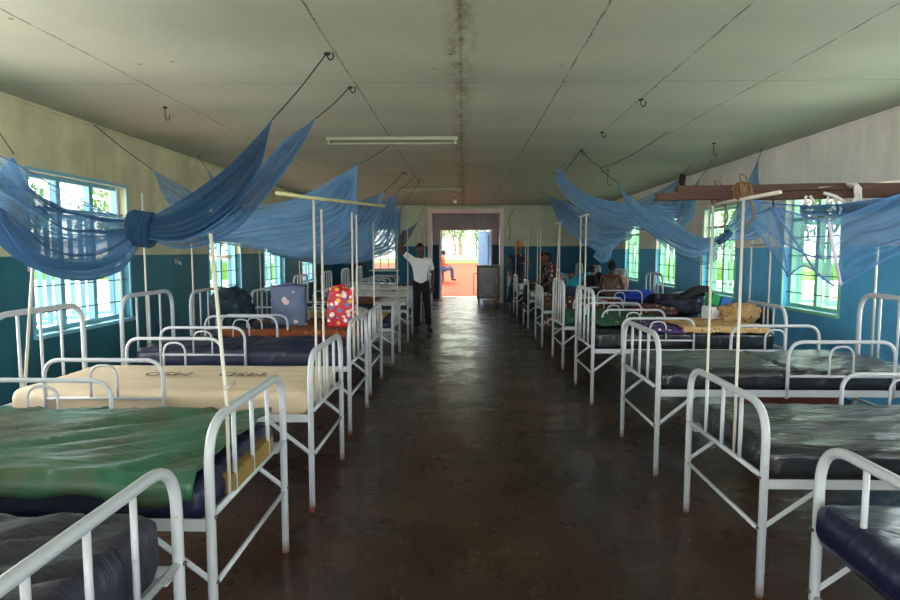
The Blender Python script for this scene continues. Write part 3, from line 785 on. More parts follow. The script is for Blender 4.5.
# left row, items
cloth('blanket', 'rust patterned blanket spread on the bed under the two tote bags', 'blanket', 'L4', .1, 1.7, -.44, .44, M['orange_blanket'], 8, .02, .70, .012, drop_near=.10, drop_far=.05)
cloth('blanket', 'pale striped crumpled sheet on the bed behind the tote bags', 'blanket', 'L5', .15, 1.8, -.4, .42, M['leopard'], 9, .04, .70, .012, drop_near=.05)
lump('sheet_heap', 'heap of white crumpled sheet behind the red tote bag', 'sheet', (-1.75, 9.0, BT['L5']+.03), (.55, .5, .14), M['white_sheet'], 5, .35)
cloth('blanket', 'brown blanket on the bed in front of the standing man', 'blanket', 'L6', .6, 1.7, -.44, .44, M['brown_blanket'], 10, .03, .70, .02, drop_near=.05)
cloth('sheet', 'white rumpled sheet at the foot of the bed before the standing man', 'sheet', 'L6', .03, .62, -.44, .44, M['white_sheet'], 11, .02, .70, .008, drop_near=.08)
cloth('sheet', 'white sheet on the bed just behind the standing man', 'sheet', 'L7', .06, 1.8, -.44, .44, M['white_sheet'], 12, .02, .70, .008, drop_near=.08)
cloth('sheet', 'white sheet on the second last bed of the left row', 'sheet', 'L8', .06, 1.8, -.44, .44, M['white_sheet'], 14, .02, .70, .008, drop_near=.08)
lump('clothes_bundle', 'dark teal plaid bundle by the headboard on the left row', 'bundle', (-2.72, 7.02, BT['L4']+.03), (.40, .34, .42), M['plaid_dark'], 6, .5, rot=.4)
lump('pillow', 'dark flat pillow under the teal plaid bundle', 'pillow', (-2.45, 6.9, BT['L4']+.02), (.7, .35, .06), M['dark_bundle'], 9, .3)

def tote(name, label, loc, w, d, h, m, rz, seed, top_pinch=.35):
    t = thing(name, label, 'bag', loc, rz)
    bm = bmesh.new(); rows = []; N = 48; H = 18
    for k in range(H+1):
        f = k/H; pin = 1-top_pinch*max(0, f-.45)/.55
        row = []
        for i in range(N):
            a = 2*PI*i/N; c, s = math.cos(a), math.sin(a)
            q = (abs(c)**5+abs(s)**5)**(-.2)
            x, y = c*q*w/2*(1-.06*f), s*q*d/2*pin
            y += noise.noise(Vector((x*9, f*3, seed)))*.035*(.3+f); x += noise.noise(Vector((s*2, f*4, seed+5)))*.02
            z = h*f + (noise.noise(Vector((x*8, 0, seed)))*.03 if k == H else 0)
            row.append(Vector((x, y, z)))
        rows.append(row)
    V = grid(bm, rows, True); bm.faces.new(V[0][::-1])
    # folded lip inside
    lip = [Vector((p.x*.92, p.y*.8, p.z-.03)) for p in rows[-1]]
    L = [bm.verts.new(p) for p in lip]
    for i in range(N): bm.faces.new((V[-1][i], V[-1][(i+1) % N], L[(i+1) % N], L[i]))
    bm.faces.new(L)
    obj('bag_body', bm, m, t)
    for s in (-1, 1):
        pts = [(-w*.2, s*d*.28, h-.04), (-w*.16, s*d*.34, h+.015), (w*.1, s*d*.40, h+.01), (w*.2, s*d*.28, h-.06)]
        obj('handle', newtube(catmull(pts, 12), .011, 6), m, t)
    return t
tote('shopping_bag', 'slate blue tote bag with pink flowers on the rust blanket', (-2.08, 7.12, BT['L4']+.035), .42, .22, .48, M['grey_bag'], .08, 3, .2)
tote('shopping_bag', 'bright red floral tote bag on the rust blanket', (-1.44, 7.05, BT['L4']+.035), .33, .2, .46, M['red_bag'], -.06, 9, .6)

# right row, items
cloth('wrapper_cloth', 'purple and white printed cloth on the bed with the tan bundle', 'cloth', 'R3', .55, 1.15, -.44, .3, M['purple_print'], 21, .03, .71, .012, drop_near=.06)
cloth('blanket', 'tan patterned blanket across the bed with the tan bundle', 'blanket', 'R3', .95, 1.85, -.42, .44, M['leopard'], 22, .035, .71, .014, drop_near=.08)
cloth('blanket', 'olive patterned cloth at the foot of the bed with the tan bundle', 'blanket', 'R3', .12, .62, -.2, .44, M['green_print'], 23, .03, .71, .012)
lump('clothes_bundle', 'tan and red patterned bundle by the headboard of the strewn right bed', 'bundle', (at(738, 322, 7.0).x, 7.0, BT['R3']+.03), (.40, .3, .22), M['leopard'], 3, .5)
lump('clothes_bundle', 'dark green bundle behind the tan patterned one', 'bundle', (at(762, 320, 7.1).x, 7.1, BT['R3']), (.22, .25, .2), M['plaid_dark'], 5, .5)
cloth('wrapper_cloth', 'green printed cover on the bed between the blue bundle and tan bundle', 'cover', 'R4', .03, 1.3, -.44, .44, M['green_print'], 24, .03, .70, .014, drop_near=.14)
lump('clothes_bundle', 'multicoloured cloth heap in the middle of the green covered bed', 'bundle', (2.75, 8.55, BT['R4']+.02), (.5, .4, .14), M['multi'], 6, .5)
lump('clothes_bundle', 'large dark patterned heap under the black bag on the right', 'bundle', (3.12, 8.7, BT['R4']+.02), (.6, .5, .28), M['dark_bundle'], 7, .5)
lump('pillow', 'white pillow sticking out behind the dark heap on the right', 'pillow', (3.28, 8.95, BT['R4']+.2), (.4, .2, .12), M['white_sheet'], 8, .3)
# black padded bag leaning over the heap
bm = newtube(catmull([at(672, 303, 8.5), at(684, 297, 8.5), at(697, 291, 8.55), at(707, 291, 8.6)], 14), [.02+.055*math.sin(PI*min(i/9, 1)*.5+.1) for i in range(14)], 12)
tag(obj('padded_bag', bm, M['black_cloth']), 'black padded bag arching over the dark heap', 'bag')
t = thing('carton', 'small green, blue and white carton on the heap beside the tan bundle', 'carton', (at(715, 316, 7.15).x, 7.15, BT['R3']+.05), .3)
obj('box_body', newbox(-.12, .14, -.09, .09, 0, .16, bevel=.006), M['white_plastic'], t, False)
o = obj('green_panel', newbox(-.10, .02, -.06, .06, .0, .13, bevel=.006), M['green_plastic'], t, False); o.location = (-.03, 0, .17); o.rotation_euler = (0, .35, 0)
o = obj('blue_panel', newbox(-.01, .12, -.06, .06, .0, .12, bevel=.006), M['blue_plastic'], t, False); o.location = (.03, 0, .165); o.rotation_euler = (0, .35, 0)
lump('clothes_bundle', 'royal blue cloth bundle behind the white guard rails on the right', 'bundle', (3.05, 10.6, BT['R5']), (.6, .45, .22), M['blue_cloth'], 10, .3)
lump('clothes_bundle', 'black cloth lump beside the royal blue bundle', 'bundle', (3.3, 10.35, BT['R5']), (.22, .3, .16), M['black_cloth'], 12, .3)
lump('checked_bag', 'pink and brown checked bag by the right wall, past the blue bundle', 'bag', (3.22, 12.7, BT['R6']), (.5, .4, .4), M['plaid_bag'], 11, .2)
cloth('blanket', 'multicoloured blanket under the bare-backed sitter', 'blanket', 'R5', .05, 1.3, -.44, .44, M['multi'], 25, .04, .70, .014, drop_near=.12)
cloth('sheet', 'pale sheet on the bed behind the spotted dress', 'sheet', 'R6', .06, 1.8, -.44, .44, M['white_sheet'], 26, .02, .70, .008, drop_near=.1)
cloth('sheet', 'pale sheet on the bed in front of the headscarfed woman', 'sheet', 'R7', .06, 1.8, -.44, .44, M['white_sheet'], 27, .02, .70, .008, drop_near=.12)
# small boxes under the right beds
t = thing('wooden_box', 'reddish brown wooden box under the bare black mattress bed', 'box', (2.62, 5.15, 0))
obj('box_body', newbox(-.1, .55, -.1, .2, 0, .42, bevel=.006), simple('red_brown_wood', rgb(96, 40, 28), .7), t, False)
obj('lid', newbox(-.11, .56, -.11, .21, .42, .45, bevel=.004), simple('red_brown_wood_lid', rgb(104, 48, 32), .7), t, False)

# ------------------------------------------------------------------ beams, rope, sticks
beamY = 3.35
def plank(name, label, x0, x1, z, dz, y, dy, tilt=0, seed=0):
    bm = newbox(0, x1-x0, -dy/2, dy/2, 0, dz, bevel=.004)
    bmesh.ops.subdivide_edges(bm, edges=[e for e in bm.edges if abs((e.verts[0].co-e.verts[1].co).x) > 1], cuts=20)
    for v in bm.verts: v.co.z += noise.noise(Vector((v.co.x*2, seed, 0)))*.006; v.co.y += noise.noise(Vector((v.co.x*1.5, seed, 5)))*.008
    o = obj(name, bm, M['wood'], None, False, (x0, y, z)); o.rotation_euler = (0, -tilt, 0)
    return tag(o, label, 'beam')
plank('wooden_plank', 'lower long brown wooden plank resting on the white poles at right', 1.07, 4.2, 1.926, .042, 3.38, .06, .012, 1)
plank('wooden_plank', 'upper brown wooden plank lying on the longer one at right', 1.18, 4.22, 1.970, .038, 3.38, .05, .012, 2)
def wrap(bm, c, r, turns, ax, h, jitter=.006, rr=.006, squash=(1, 1)):
    pts = []
    n = int(turns*14)
    for i in range(n+1):
        a = 2*PI*i/14
        p = Vector((h*(i/n-.5), math.cos(a)*r*squash[0], math.sin(a)*r*squash[1]))
        p += Vector((random.uniform(-1, 1), random.uniform(-1, 1), random.uniform(-1, 1)))*jitter
        pts.append(Vector(c)+p)
    tube(bm, pts, rr, 6)
for (c, lab) in (((1.43, 3.44, 1.955), 'frayed brown rope lashing the plank to the farther white pole'), ((1.43, 3.14, 1.955), 'frayed brown rope lashing the plank to the nearer white pole')):
    bm = bmesh.new(); wrap(bm, c, .044, 6, 0, .06, .007, .0045, squash=(.95, .95))
    tube(bm, catmull([Vector(c)+Vector((.01, -.06, -.03)), Vector(c)+Vector((.03, -.07, -.12)), Vector(c)+Vector((.0, -.065, -.18))], 8), .006, 6)
    tube(bm, catmull([Vector(c)+Vector((-.01, 0, .05)), Vector(c)+Vector((-.02, -.01, .085)), Vector(c)+Vector((.0, -.02, .075)), Vector(c)+Vector((.01, -.03, .05))], 8), .004, 6)
    tag(obj('rope_lashing', bm, M['rope']), lab, 'rope')
# pale rags tied round the plank at the right edge
bm = bmesh.new(); c = at(852, 194, 3.33)
wrap(bm, c, .055, 3, 0, .03, .006, .009)
tube(bm, catmull([c+Vector((0, -.05, 0)), c+Vector((-.05, -.07, -.06)), c+Vector((-.13, -.07, -.02)), c+Vector((-.19, -.065, .0))], 12), .009, 6)
tube(bm, catmull([c+Vector((0, -.05, -.02)), c+Vector((-.02, -.07, -.10)), c+Vector((.05, -.07, -.13)), c+Vector((.055, -.07, -.19))], 12), .010, 6)
tube(bm, catmull([c+Vector((0.01, -.05, -.02)), c+Vector((.02, -.07, -.08)), c+Vector((-.03, -.07, -.10))], 12), .010, 6)
tag(obj('rag_tie', bm, M['rag']), 'white twisted rag tied round the plank near the right edge', 'rag')
for px, lab in ((806, 'pale rag loop hanging under the plank, left of the others'), (828, 'pale rag loop hanging under the plank, between two others')):
    bm = bmesh.new(); c = at(px, 202, 3.33)
    tube(bm, catmull([c+Vector((-.02, -.035, .03)), c+Vector((-.03, -.04, -.06)), c+Vector((.01, -.05, -.09)), c+Vector((.03, -.04, -.03)), c+Vector((.0, -.035, .03))], 16), .008, 6)
    tube(bm, catmull([c+Vector((0, -.04, .0)), c+Vector((-.05, -.045, -.04)), c+Vector((-.02, -.05, -.12))], 10), .007, 6)
    tag(obj('rag_tie', bm, M['rag']), lab, 'rag')
tag(obj('white_pole', newtube([at(818, 187.5, 3.36), at(905, 181, 3.36), at(960, 176, 3.36)], .007, 8), M['pole']), 'thin pale pole lying on the plank at the right edge', 'pole')
tag(obj('crossing_stick', newtube([at(277, 193, 3.45), at(311, 198, 3.80), at(384, 206, 5.3)], .012, 8), M['bamboo']), 'long yellowish stick balanced across the left pole tops', 'stick')

# ------------------------------------------------------------------ mosquito nets
def net_piece(rows, m, seed, pleats=6, amp=.035, nu=70, nv=64, pinch=(1, 1), jag=0):
    """rows: guide lines from the upper to the lower edge, each along the length of the net"""
    R = [catmull([at(*p) for p in r], nu) for r in rows]
    g = [[None]*nv for _ in range(nu)]
    for i in range(nu):
        c = catmull([r[i] for r in R], nv) if len({tuple(round(x, 4) for x in r[i]) for r in R}) > 1 else [R[0][i].copy()]*nv
        for j in range(nv): g[i][j] = c[j].copy()
    out = []
    for i in range(nu):
        u = i/(nu-1); env = min(1, (u/.18 if pinch[0] else 1)+.05, ((1-u)/.18 if pinch[1] else 1)+.05)
        row = []
        wid = (g[i][0]-g[i][-1]).length
        for j in range(nv):
            v = j/(nv-1)
            a = g[min(i+1, nu-1)][j]-g[max(i-1, 0)][j]; b = g[i][min(j+1, nv-1)]-g[i][max(j-1, 0)]
            n = a.cross(b)
            if n.length < 1e-9: n = Vector((0, -1, 0))
            n.normalize()
            ph = pleats*v*2*PI + seed + 3*noise.noise(Vector((u*2.5, v*2, seed)))
            d = (math.sin(ph) + .5*math.sin(ph*2.3+1.3))*amp*env*min(1, wid/.35)
            d += noise.noise(Vector((u*7, v*5, seed+9)))*amp*.35*env
            row.append(g[i][j] + n*d + Vector((0, 0, -.3*abs(d))))
        out.append(row)
    bm = bmesh.new(); grid(bm, out)
    return bm, out
def net(label, pieces, cords=(), knots=(), seams=(), group='blue mosquito nets tied up over the beds'):
    t = thing('mosquito_net', label, 'mosquito net', at(*pieces[0][0][0][0]), 0, group)
    inv = Matrix.Translation(-t.location)
    for rows, mk, seed, pl, am, pin in pieces:
        bm, out = net_piece(rows, M[mk], seed, pl, am, pinch=pin)
        bm.transform(inv); obj('netting', bm, M[mk], t)
        for e in (0, -1):
            bm = bmesh.new(); tube(bm, [p[e] for p in out], .004, 5); bm.transform(inv); obj('hem', bm, M['hem'], t)
    for a, b in cords:
        A = a if isinstance(a, Vector) else at(*a); B = b if isinstance(b, Vector) else at(*b)
        m = (A+B)/2 - Vector((0, 0, .015))
        bm = newtube(catmull([A, m, B], 8), .0045, 5); bm.transform(inv); obj('cord', bm, M['cord'], t)
    for pts, mk in seams:
        bm = newtube(catmull([at(*p) for p in pts], 24), .0045 if mk == 'hem' else .0075, 6); bm.transform(inv); obj('seam', bm, M[mk], t)
    for (c, rx, ry, rz, ang) in knots:
        bm = bmesh.new()
        C_ = at(*c)
        for k in range(5):
            pts = []
            for i in range(17):
                a = 2*PI*i/16; off = (k-2)*rx*.32
                p = Vector((off+random.uniform(-.006, .006), math.cos(a)*ry, math.sin(a)*rz))
                p = Euler((0, ang, 0)).to_matrix() @ p
                pts.append(C_+p)
            tube(bm, pts, rx*.24, 8)
        bm.transform(inv); obj('net_knot', bm, M['net_dense'], t)
    return t
def ceil(px, py): return at_z(px, py, CZ-.002)
N, D, SH, NL = 'net', 'net_dense', 'net_sheer', 'net_light'
# nearest left net
net('nearest blue mosquito net at left, knotted in front of the window', [
    ([[(-70, 118, 3.5), (-10, 148, 3.6), (45, 178, 3.8), (95, 205, 3.95), (140, 224, 4.0)],
      [(-70, 150, 3.3), (-10, 172, 3.5), (40, 200, 3.7), (92, 220, 3.85), (140, 226, 3.98)],
      [(-70, 190, 3.2), (-10, 200, 3.4), (40, 225, 3.6), (90, 240, 3.8), (140, 230, 3.96)]], SH, 1, 3, .02, (0, 1)),
    ([[(14, 154, 3.9), (30, 185, 3.8), (60, 205, 3.7), (95, 214, 3.85), (140, 222, 3.98)],
      [(-6, 175, 3.6), (22, 215, 3.6), (55, 232, 3.6), (95, 236, 3.75), (140, 229, 3.95)],
      [(-30, 180, 3.5), (12, 235, 3.5), (50, 255, 3.5), (98, 258, 3.7), (140, 236, 3.95)],
      [(-50, 175, 3.6), (5, 240, 3.6), (42, 268, 3.7), (88, 277, 3.85), (126, 266, 3.95), (141, 242, 3.98)]], D, 2, 4, .03, (0, 1)),
    ([[(-40, 185, 3.9), (20, 225, 3.9), (60, 238, 3.9), (100, 235, 3.95), (140, 226, 4.0)],
      [(-40, 215, 3.9), (20, 255, 3.9), (70, 274, 3.95), (110, 268, 4.0), (140, 238, 4.0)]], D, 5, 3, .03, (0, 1)),
    ([[(143, 222, 3.96), (175, 207, 3.9), (215, 178, 3.95), (245, 150, 4.1), (272, 120, 4.25)],
      [(143, 230, 3.9), (180, 222, 3.8), (222, 198, 3.85), (252, 165, 4.05), (272, 120, 4.25)],
      [(143, 238, 3.92), (185, 240, 3.8), (228, 214, 3.85), (255, 178, 4.05), (272, 120, 4.25)]], D, 3, 5, .035, (1, 1)),
    ([[(143, 228, 4.05), (190, 225, 4.1), (245, 185, 4.3), (280, 146, 4.6), (315, 119, 4.9)],
      [(143, 232, 4.0), (190, 238, 4.05), (242, 208, 4.2), (284, 160, 4.5), (315, 119, 4.9)],
      [(143, 238, 3.98), (185, 248, 4.05), (232, 232, 4.15), (268, 192, 4.35), (298, 150, 4.65), (315, 119, 4.9)]], N, 4, 5, .04, (1, 1))],
    cords=(((272, 120, 4.25), ceil(327, 53)), ((315, 119, 4.9), ceil(350, 87)), ((14, 154, 3.9), ceil(-18, 104))),
    knots=(((142, 229, 3.95), .09, .075, .10, .15),))
# second left net
net('second blue mosquito net at left, its peak behind the yellowish stick', [
    ([[(153, 170, 6.6), (175, 182, 6.4), (205, 200, 6.2), (240, 215, 6.0)],
      [(153, 170, 6.6), (170, 192, 6.3), (200, 212, 6.1), (240, 224, 5.9)],
      [(153, 170, 6.6), (172, 205, 6.3), (205, 228, 6.1), (240, 234, 5.9)]], SH, 6, 4, .04, (1, 0)),
    ([[(190, 222, 6.0), (250, 213, 5.9), (300, 197, 5.9), (335, 178, 6.0), (358, 165, 6.1)],
      [(190, 227, 5.8), (250, 222, 5.7), (300, 212, 5.7), (338, 190, 5.9), (358, 165, 6.1)],
      [(190, 232, 5.8), (250, 234, 5.7), (302, 226, 5.7), (344, 205, 5.9), (358, 165, 6.1)],
      [(195, 236, 6.0), (235, 240, 5.9), (282, 246, 5.8), (328, 240, 5.9), (351, 222, 6.0), (358, 165, 6.1)]], NL, 7, 13, .04, (0, 1)),
    ([[(205, 214, 6.3), (250, 205, 6.3), (300, 196, 6.3), (335, 180, 6.25), (358, 165, 6.1)],
      [(205, 240, 6.3), (262, 250, 6.3), (305, 254, 6.3), (345, 232, 6.25), (358, 165, 6.1)]], NL, 8, 10, .04, (0, 1))],
    cords=(((358, 165, 6.1), ceil(391, 144)), ((153, 170, 6.6), at_z(93, 124, CZ-.002))))
net('third blue mosquito net at left, hanging in a wide pleated belly', [
    ([[(268, 222, 8.2), (310, 218, 8.1), (350, 205, 8.2), (384, 192, 8.4)],
      [(268, 236, 8.0), (310, 236, 7.9), (355, 220, 8.1), (384, 192, 8.4)],
      [(268, 246, 8.0), (312, 252, 7.9), (358, 238, 8.1), (384, 192, 8.4)],
      [(272, 250, 8.2), (306, 257, 8.1), (338, 261, 8.1), (370, 244, 8.3), (384, 192, 8.4)]], NL, 9, 13, .045, (0, 1)),
    ([[(208, 170, 8.0), (230, 200, 8.2), (262, 214, 8.3), (300, 222, 8.3)],
      [(208, 170, 8.0), (222, 215, 8.2), (262, 238, 8.3), (300, 246, 8.3)]], SH, 10, 4, .04, (1, 0))],
    cords=(((384, 192, 8.4), ceil(404, 172)), ((208, 170, 8.0), at_z(198, 155, CZ-.01))))
net('fourth blue mosquito net at left, before the small far window', [
    ([[(306, 232, 10.2), (350, 220, 10.2), (380, 203, 10.3), (396, 193, 10.4)],
      [(306, 245, 10), (350, 240, 10), (384, 222, 10.2), (396, 193, 10.4)],
      [(312, 255, 10.2), (350, 262, 10.2), (380, 254, 10.3), (393, 228, 10.3), (396, 193, 10.4)]], NL, 11, 10, .05, (0, 1))],
    cords=(((396, 193, 10.4), ceil(415, 176)),))
net('fifth blue mosquito net at left, peaking beside a white pole', [
    ([[(335, 240, 12.2), (372, 222, 12.2), (402, 207, 12.3)],
      [(335, 248, 12), (375, 238, 12), (402, 207, 12.3)],
      [(342, 256, 12.2), (372, 257, 12.2), (394, 246, 12.3), (402, 207, 12.3)]], NL, 12, 9, .05, (0, 1))],
    cords=(((402, 207, 12.3), ceil(420, 180)),))
net('farthest blue mosquito net at left, pointing at the standing man', [
    ([[(370, 246, 13.6), (394, 238, 13.6), (418, 222, 13.6)],
      [(370, 250, 13.5), (395, 245, 13.5), (418, 222, 13.6)],
      [(378, 254, 13.6), (402, 246, 13.6), (418, 222, 13.6)]], N, 13, 4, .05, (0, 1))],
    cords=(((418, 222, 13.6), ceil(427, 199)), ))
# right nets
net('blue mosquito net at right rolled into a band with two far peaks', [
    ([[(556, 169, 8.6), (580, 190, 8.3), (608, 200, 8.1), (640, 203, 8.1), (675, 205, 8.4)],
      [(560, 172, 8.5), (578, 196, 8.2), (606, 211, 8.0), (640, 215, 8.0), (675, 215, 8.4)],
      [(554, 180, 8.6), (571, 200, 8.3), (600, 219, 8.1), (630, 229, 8.1), (675, 228, 8.4)]], NL, 14, 7, .045, (0, 0)),
    ([[(622, 206, 8.4), (650, 195, 9.0), (679, 180, 9.6)],
      [(622, 216, 8.4), (655, 205, 9.0), (679, 180, 9.6)],
      [(622, 226, 8.4), (660, 222, 9.0), (684, 205, 9.3), (679, 180, 9.6)]], NL, 15, 4, .05, (0, 1)),
    ([[(650, 212, 8.8), (680, 200, 9.4), (700, 179, 10.0)],
      [(650, 228, 8.8), (686, 226, 9.4), (700, 179, 10.0)]], NL, 16, 4, .05, (0, 1))],
    cords=(((565, 170, 8.55), ceil(580, 151)), ((679, 180, 9.6), ceil(690, 165)), ((700, 179, 10.0), ceil(712, 160))))
net('blue mosquito net at right in a drooping triangle above the seated people', [
    ([[(548, 196, 11.0), (570, 205, 10.4), (594, 217, 9.9), (632, 226, 9.5)],
      [(548, 196, 11.0), (566, 216, 10.2), (596, 232, 9.8), (632, 235, 9.5)],
      [(548, 196, 11.0), (560, 219, 10.3), (578, 238, 10), (602, 248, 9.8), (632, 238, 9.5)]], NL, 17, 8, .045, (1, 0)),
    ([[(588, 214, 9.6), (615, 222, 9.5), (636, 226, 9.5)],
      [(592, 238, 9.5), (608, 240, 9.4), (626, 234, 9.5)],
      [(596, 255, 9.6), (604, 260, 9.5), (610, 246, 9.6)]], NL, 18, 4, .04, (0, 0))],
    cords=(((548, 196, 11.0), ceil(537, 189)), ))
net('blue mosquito net at right sweeping to a dark knot behind the poles', [
    ([[(617, 182, 7.2), (632, 200, 7.0), (662, 217, 6.8), (700, 237, 6.5), (724, 236, 6.3)],
      [(617, 182, 7.2), (632, 206, 6.9), (662, 230, 6.6), (700, 248, 6.3), (724, 238, 6.3)],
      [(617, 182, 7.2), (630, 209, 6.9), (650, 232, 6.6), (692, 254, 6.4), (724, 240, 6.3)]], NL, 19, 8, .045, (1, 1)),
    ([[(636, 215, 6.9), (665, 232, 6.8), (700, 240, 6.6), (724, 238, 6.3)],
      [(640, 222, 6.9), (668, 248, 6.7), (705, 264, 6.5), (728, 244, 6.3)]], SH, 20, 4, .04, (0, 1)),
    ([[(724, 234, 6.3), (738, 206, 6.9), (758, 160, 7.7)],
      [(726, 238, 6.3), (748, 215, 6.9), (758, 160, 7.7)],
      [(728, 240, 6.3), (764, 234, 7.0), (759, 205, 7.2), (758, 160, 7.7)]], NL, 21, 7, .04, (1, 1))],
    cords=(((617, 182, 7.2), ceil(600, 168)), ((758, 160, 7.7), at_z(762, 148, CZ-.01))),
    knots=(((724, 237, 6.3), .035, .06, .085, .8),))
net('nearest blue mosquito net at right, slung under the wooden planks', [
    ([[(745, 199, 3.25), (774, 203, 3.25), (829, 205, 3.2), (900, 196, 3.25), (950, 188, 3.3)],
      [(747, 212, 3.25), (782, 226, 3.2), (829, 236, 3.15), (900, 222, 3.25), (950, 210, 3.3)],
      [(752, 220, 3.25), (790, 246, 3.2), (829, 258, 3.15), (900, 240, 3.25), (950, 226, 3.3)]], SH, 22, 3, .012, (0, 0)),
    ([[(745, 213, 3.1), (760, 213, 3.05), (772, 207, 2.95)],
      [(766, 243, 3.05), (775, 242, 3.0), (781, 240, 2.95)],
      [(787, 274, 3.0), (788, 276, 2.97), (790, 276, 2.95)]], SH, 24, 1, .004, (0, 0)),
    ([[(772, 207, 2.95), (800, 215, 2.95), (829, 222, 2.9)],
      [(780, 238, 2.97), (804, 240, 2.92), (830, 250, 2.9)],
      [(789, 275, 2.95), (806, 266, 2.92), (834, 286, 2.9)]], N, 23, 1.3, .008, (0, 0)),
    ([[(829, 221, 2.9), (860, 210, 2.95), (900, 194, 3.05), (950, 182, 3.15)],
      [(834, 252, 2.88), (865, 242, 2.95), (905, 226, 3.05), (950, 212, 3.15)],
      [(841, 285, 2.9), (872, 267, 2.95), (905, 249, 3.05), (950, 228, 3.15)]], N, 25, 3, .014, (0, 0)),
    ([[(800, 206, 3.15), (840, 204, 3.2), (880, 199, 3.25), (950, 188, 3.3)],
      [(802, 214, 3.1), (845, 214, 3.15), (885, 210, 3.2), (950, 200, 3.3)]], D, 26, 2, .012, (0, 0))],
    cords=(((774, 207, 2.95), (773, 195, 2.85)), ((744, 200, 3.25), (742, 197, 3.2))),
    seams=(([(745, 213, 3.1), (766, 243, 3.05), (788, 275, 2.97)], 'hem'), ([(772, 207, 2.945), (780, 238, 2.955), (789, 276, 2.94)], 'hem'),
           ([(772, 207, 2.93), (800, 248, 2.91), (818, 274, 2.89), (834, 286, 2.89)], 'hem'), ([(829, 221, 2.885), (834, 252, 2.865), (841, 285, 2.885)], 'pale_hem')))

# ------------------------------------------------------------------ hooks, lamps, oddments
def hook(px, py, label, drop=.1, group='ceiling hooks'):
    p = at_z(px, py, CZ)
    t = thing('ceiling_hook', label, 'hook', p, 0, group)
    bm = bmesh.new(); tube(bm, catmull([(0, 0, 0), (0, 0, -drop), (.02, 0, -drop-.03), (.045, 0, -drop-.01), (.04, 0, -drop+.02)], 12), .005, 6)
    obj('hook_wire', bm, M['hook'], t)
    bm = bmesh.new(); tube(bm, [(0, 0, 0), (0, 0, -.012)], .022, 10); obj('hook_plate', bm, M['hook'], t)
hook(165, 107, 'iron hook hanging from the left part of the ceiling', .1)
hook(714, 143, 'iron hook hanging from the ceiling at right, above the planks', .14)
hook(327, 53, 'ceiling hook holding the nearest left net', .02)
hook(350, 87, 'ceiling hook just beyond the one holding the nearest left net', .02)
hook(641, 99, 'small hook in the ceiling at right, nearest of three along a seam', .04)
hook(602, 132, 'small hook in the ceiling at right, middle of three along a seam', .04)
hook(582, 150, 'small hook in the ceiling at right, farthest of three along a seam', .04)
hook(608, 170, 'long ceiling hook behind the band-shaped right net', .25)
hook(404, 172, 'ceiling hook above the left nets, near the second lamp', .02)
# slack wires between the right hooks
for a, b, lab in (((582, 151), (603, 168), 'thin wire from a ceiling hook down to the long hook'), ((603, 168), (668, 132), 'thin wire running back along the ceiling from the long hook')):
    A, B = at_z(*a, CZ-.03), at_z(*b, CZ-.03)
    tag(obj('ceiling_wire', newtube(catmull([A, (A+B)/2-Vector((0, 0, .04)), B], 8), .004, 5), M['cord']), lab, 'wire')
def batten(px0, px1, py, label):
    a, b = at_z(px0, py, CZ), at_z(px1, py, CZ); y = (a.y+b.y)/2
    t = thing('tube_lamp', label, 'lamp', ((a.x+b.x)/2, y, CZ)); L = abs(b.x-a.x)
    obj('lamp_housing', newbox(-L/2, L/2, -.03, .03, -.04, 0, bevel=.004), M['tube_lamp'], t, False)
    for s in (-1, 1): obj('tube_holder', newbox(s*(L/2-.03)-.012, s*(L/2-.03)+.012, -.02, .02, -.095, -.04, bevel=.003), M['tube_lamp'], t, False)
    obj('fluorescent_tube', newtube([(-L/2+.04, 0, -.078), (L/2-.04, 0, -.078)], .012, 10), M['tube_lamp'], t)
batten(326, 458, 137, 'nearest unlit fluorescent batten on the ceiling')
batten(396, 462, 188, 'farther unlit fluorescent batten on the ceiling')
t = thing('bulb_holder', 'small white bulb holder hanging from the ceiling near the doorway', 'lamp', at_z(455, 197, CZ))
obj('flex', newtube([(0, 0, 0), (0, 0, -.06)], .006, 6), M['cord'], t)
bm = bmesh.new(); bmesh.ops.create_uvsphere(bm, u_segments=14, v_segments=10, radius=.045)
for v in bm.verts: v.co.z = v.co.z*1.2-.12
obj('bulb', bm, M['white_plastic'], t)
# tied black pouch on a cord by the right wall
o = lump('black_pouch', 'small black pouch hung on a cord above the planks', 'pouch', at(682, 186, 9.0), (.08, .07, .17), M['black_cloth'], 4, .4)
# socket on the left wall and on the pier
t = thing('light_switch', 'small cream switch on the left wall beside the nearest window', 'switch', (XL, at(0, 0, 5.68).y, 1.50))
obj('switch_plate', newbox(0, .012, -.045, .045, -.045, .045, bevel=.003), M['white_plastic'], t, False)
obj('rocker', newbox(.012, .018, -.012, .012, -.02, .02), M['red_rag'], t, False)
for (y, lab) in ((8.6, 'small socket on the left wall past the nearest window'),):
    t = thing('wall_socket', lab, 'socket', (XL, y, 1.5))
    obj('socket_plate', newbox(0, .02, -.04, .04, -.04, .04, bevel=.003), M['cab_light'], t, False)
    obj('plug', newtube([(.02, 0, 0), (.06, 0, -.01), (.07, 0, -.05)], .014, 8), M['white_plastic'], t)
t = thing('wall_box', 'black box on a shelf beside the small far window', 'box', (-3.2, YF-.12, 1.12))
obj('box_body', newbox(-.2, .2, -.12, .1, 0, .2, bevel=.01), M['black_plastic'], t, False)
obj('bracket', newbox(-.24, .24, -.14, .12, -.03, 0), M['cab'], t, False)
tag(obj('wall_cable', newtube(catmull([(1.42, YF-.01, 1.95), (1.5, YF-.012, 2.3), (1.42, YF-.012, 2.6), (1.62, YF-.012, 3.0)], 16), .008, 5), M['cord']), 'dark cable curling up the far wall right of the doorway', 'cable')

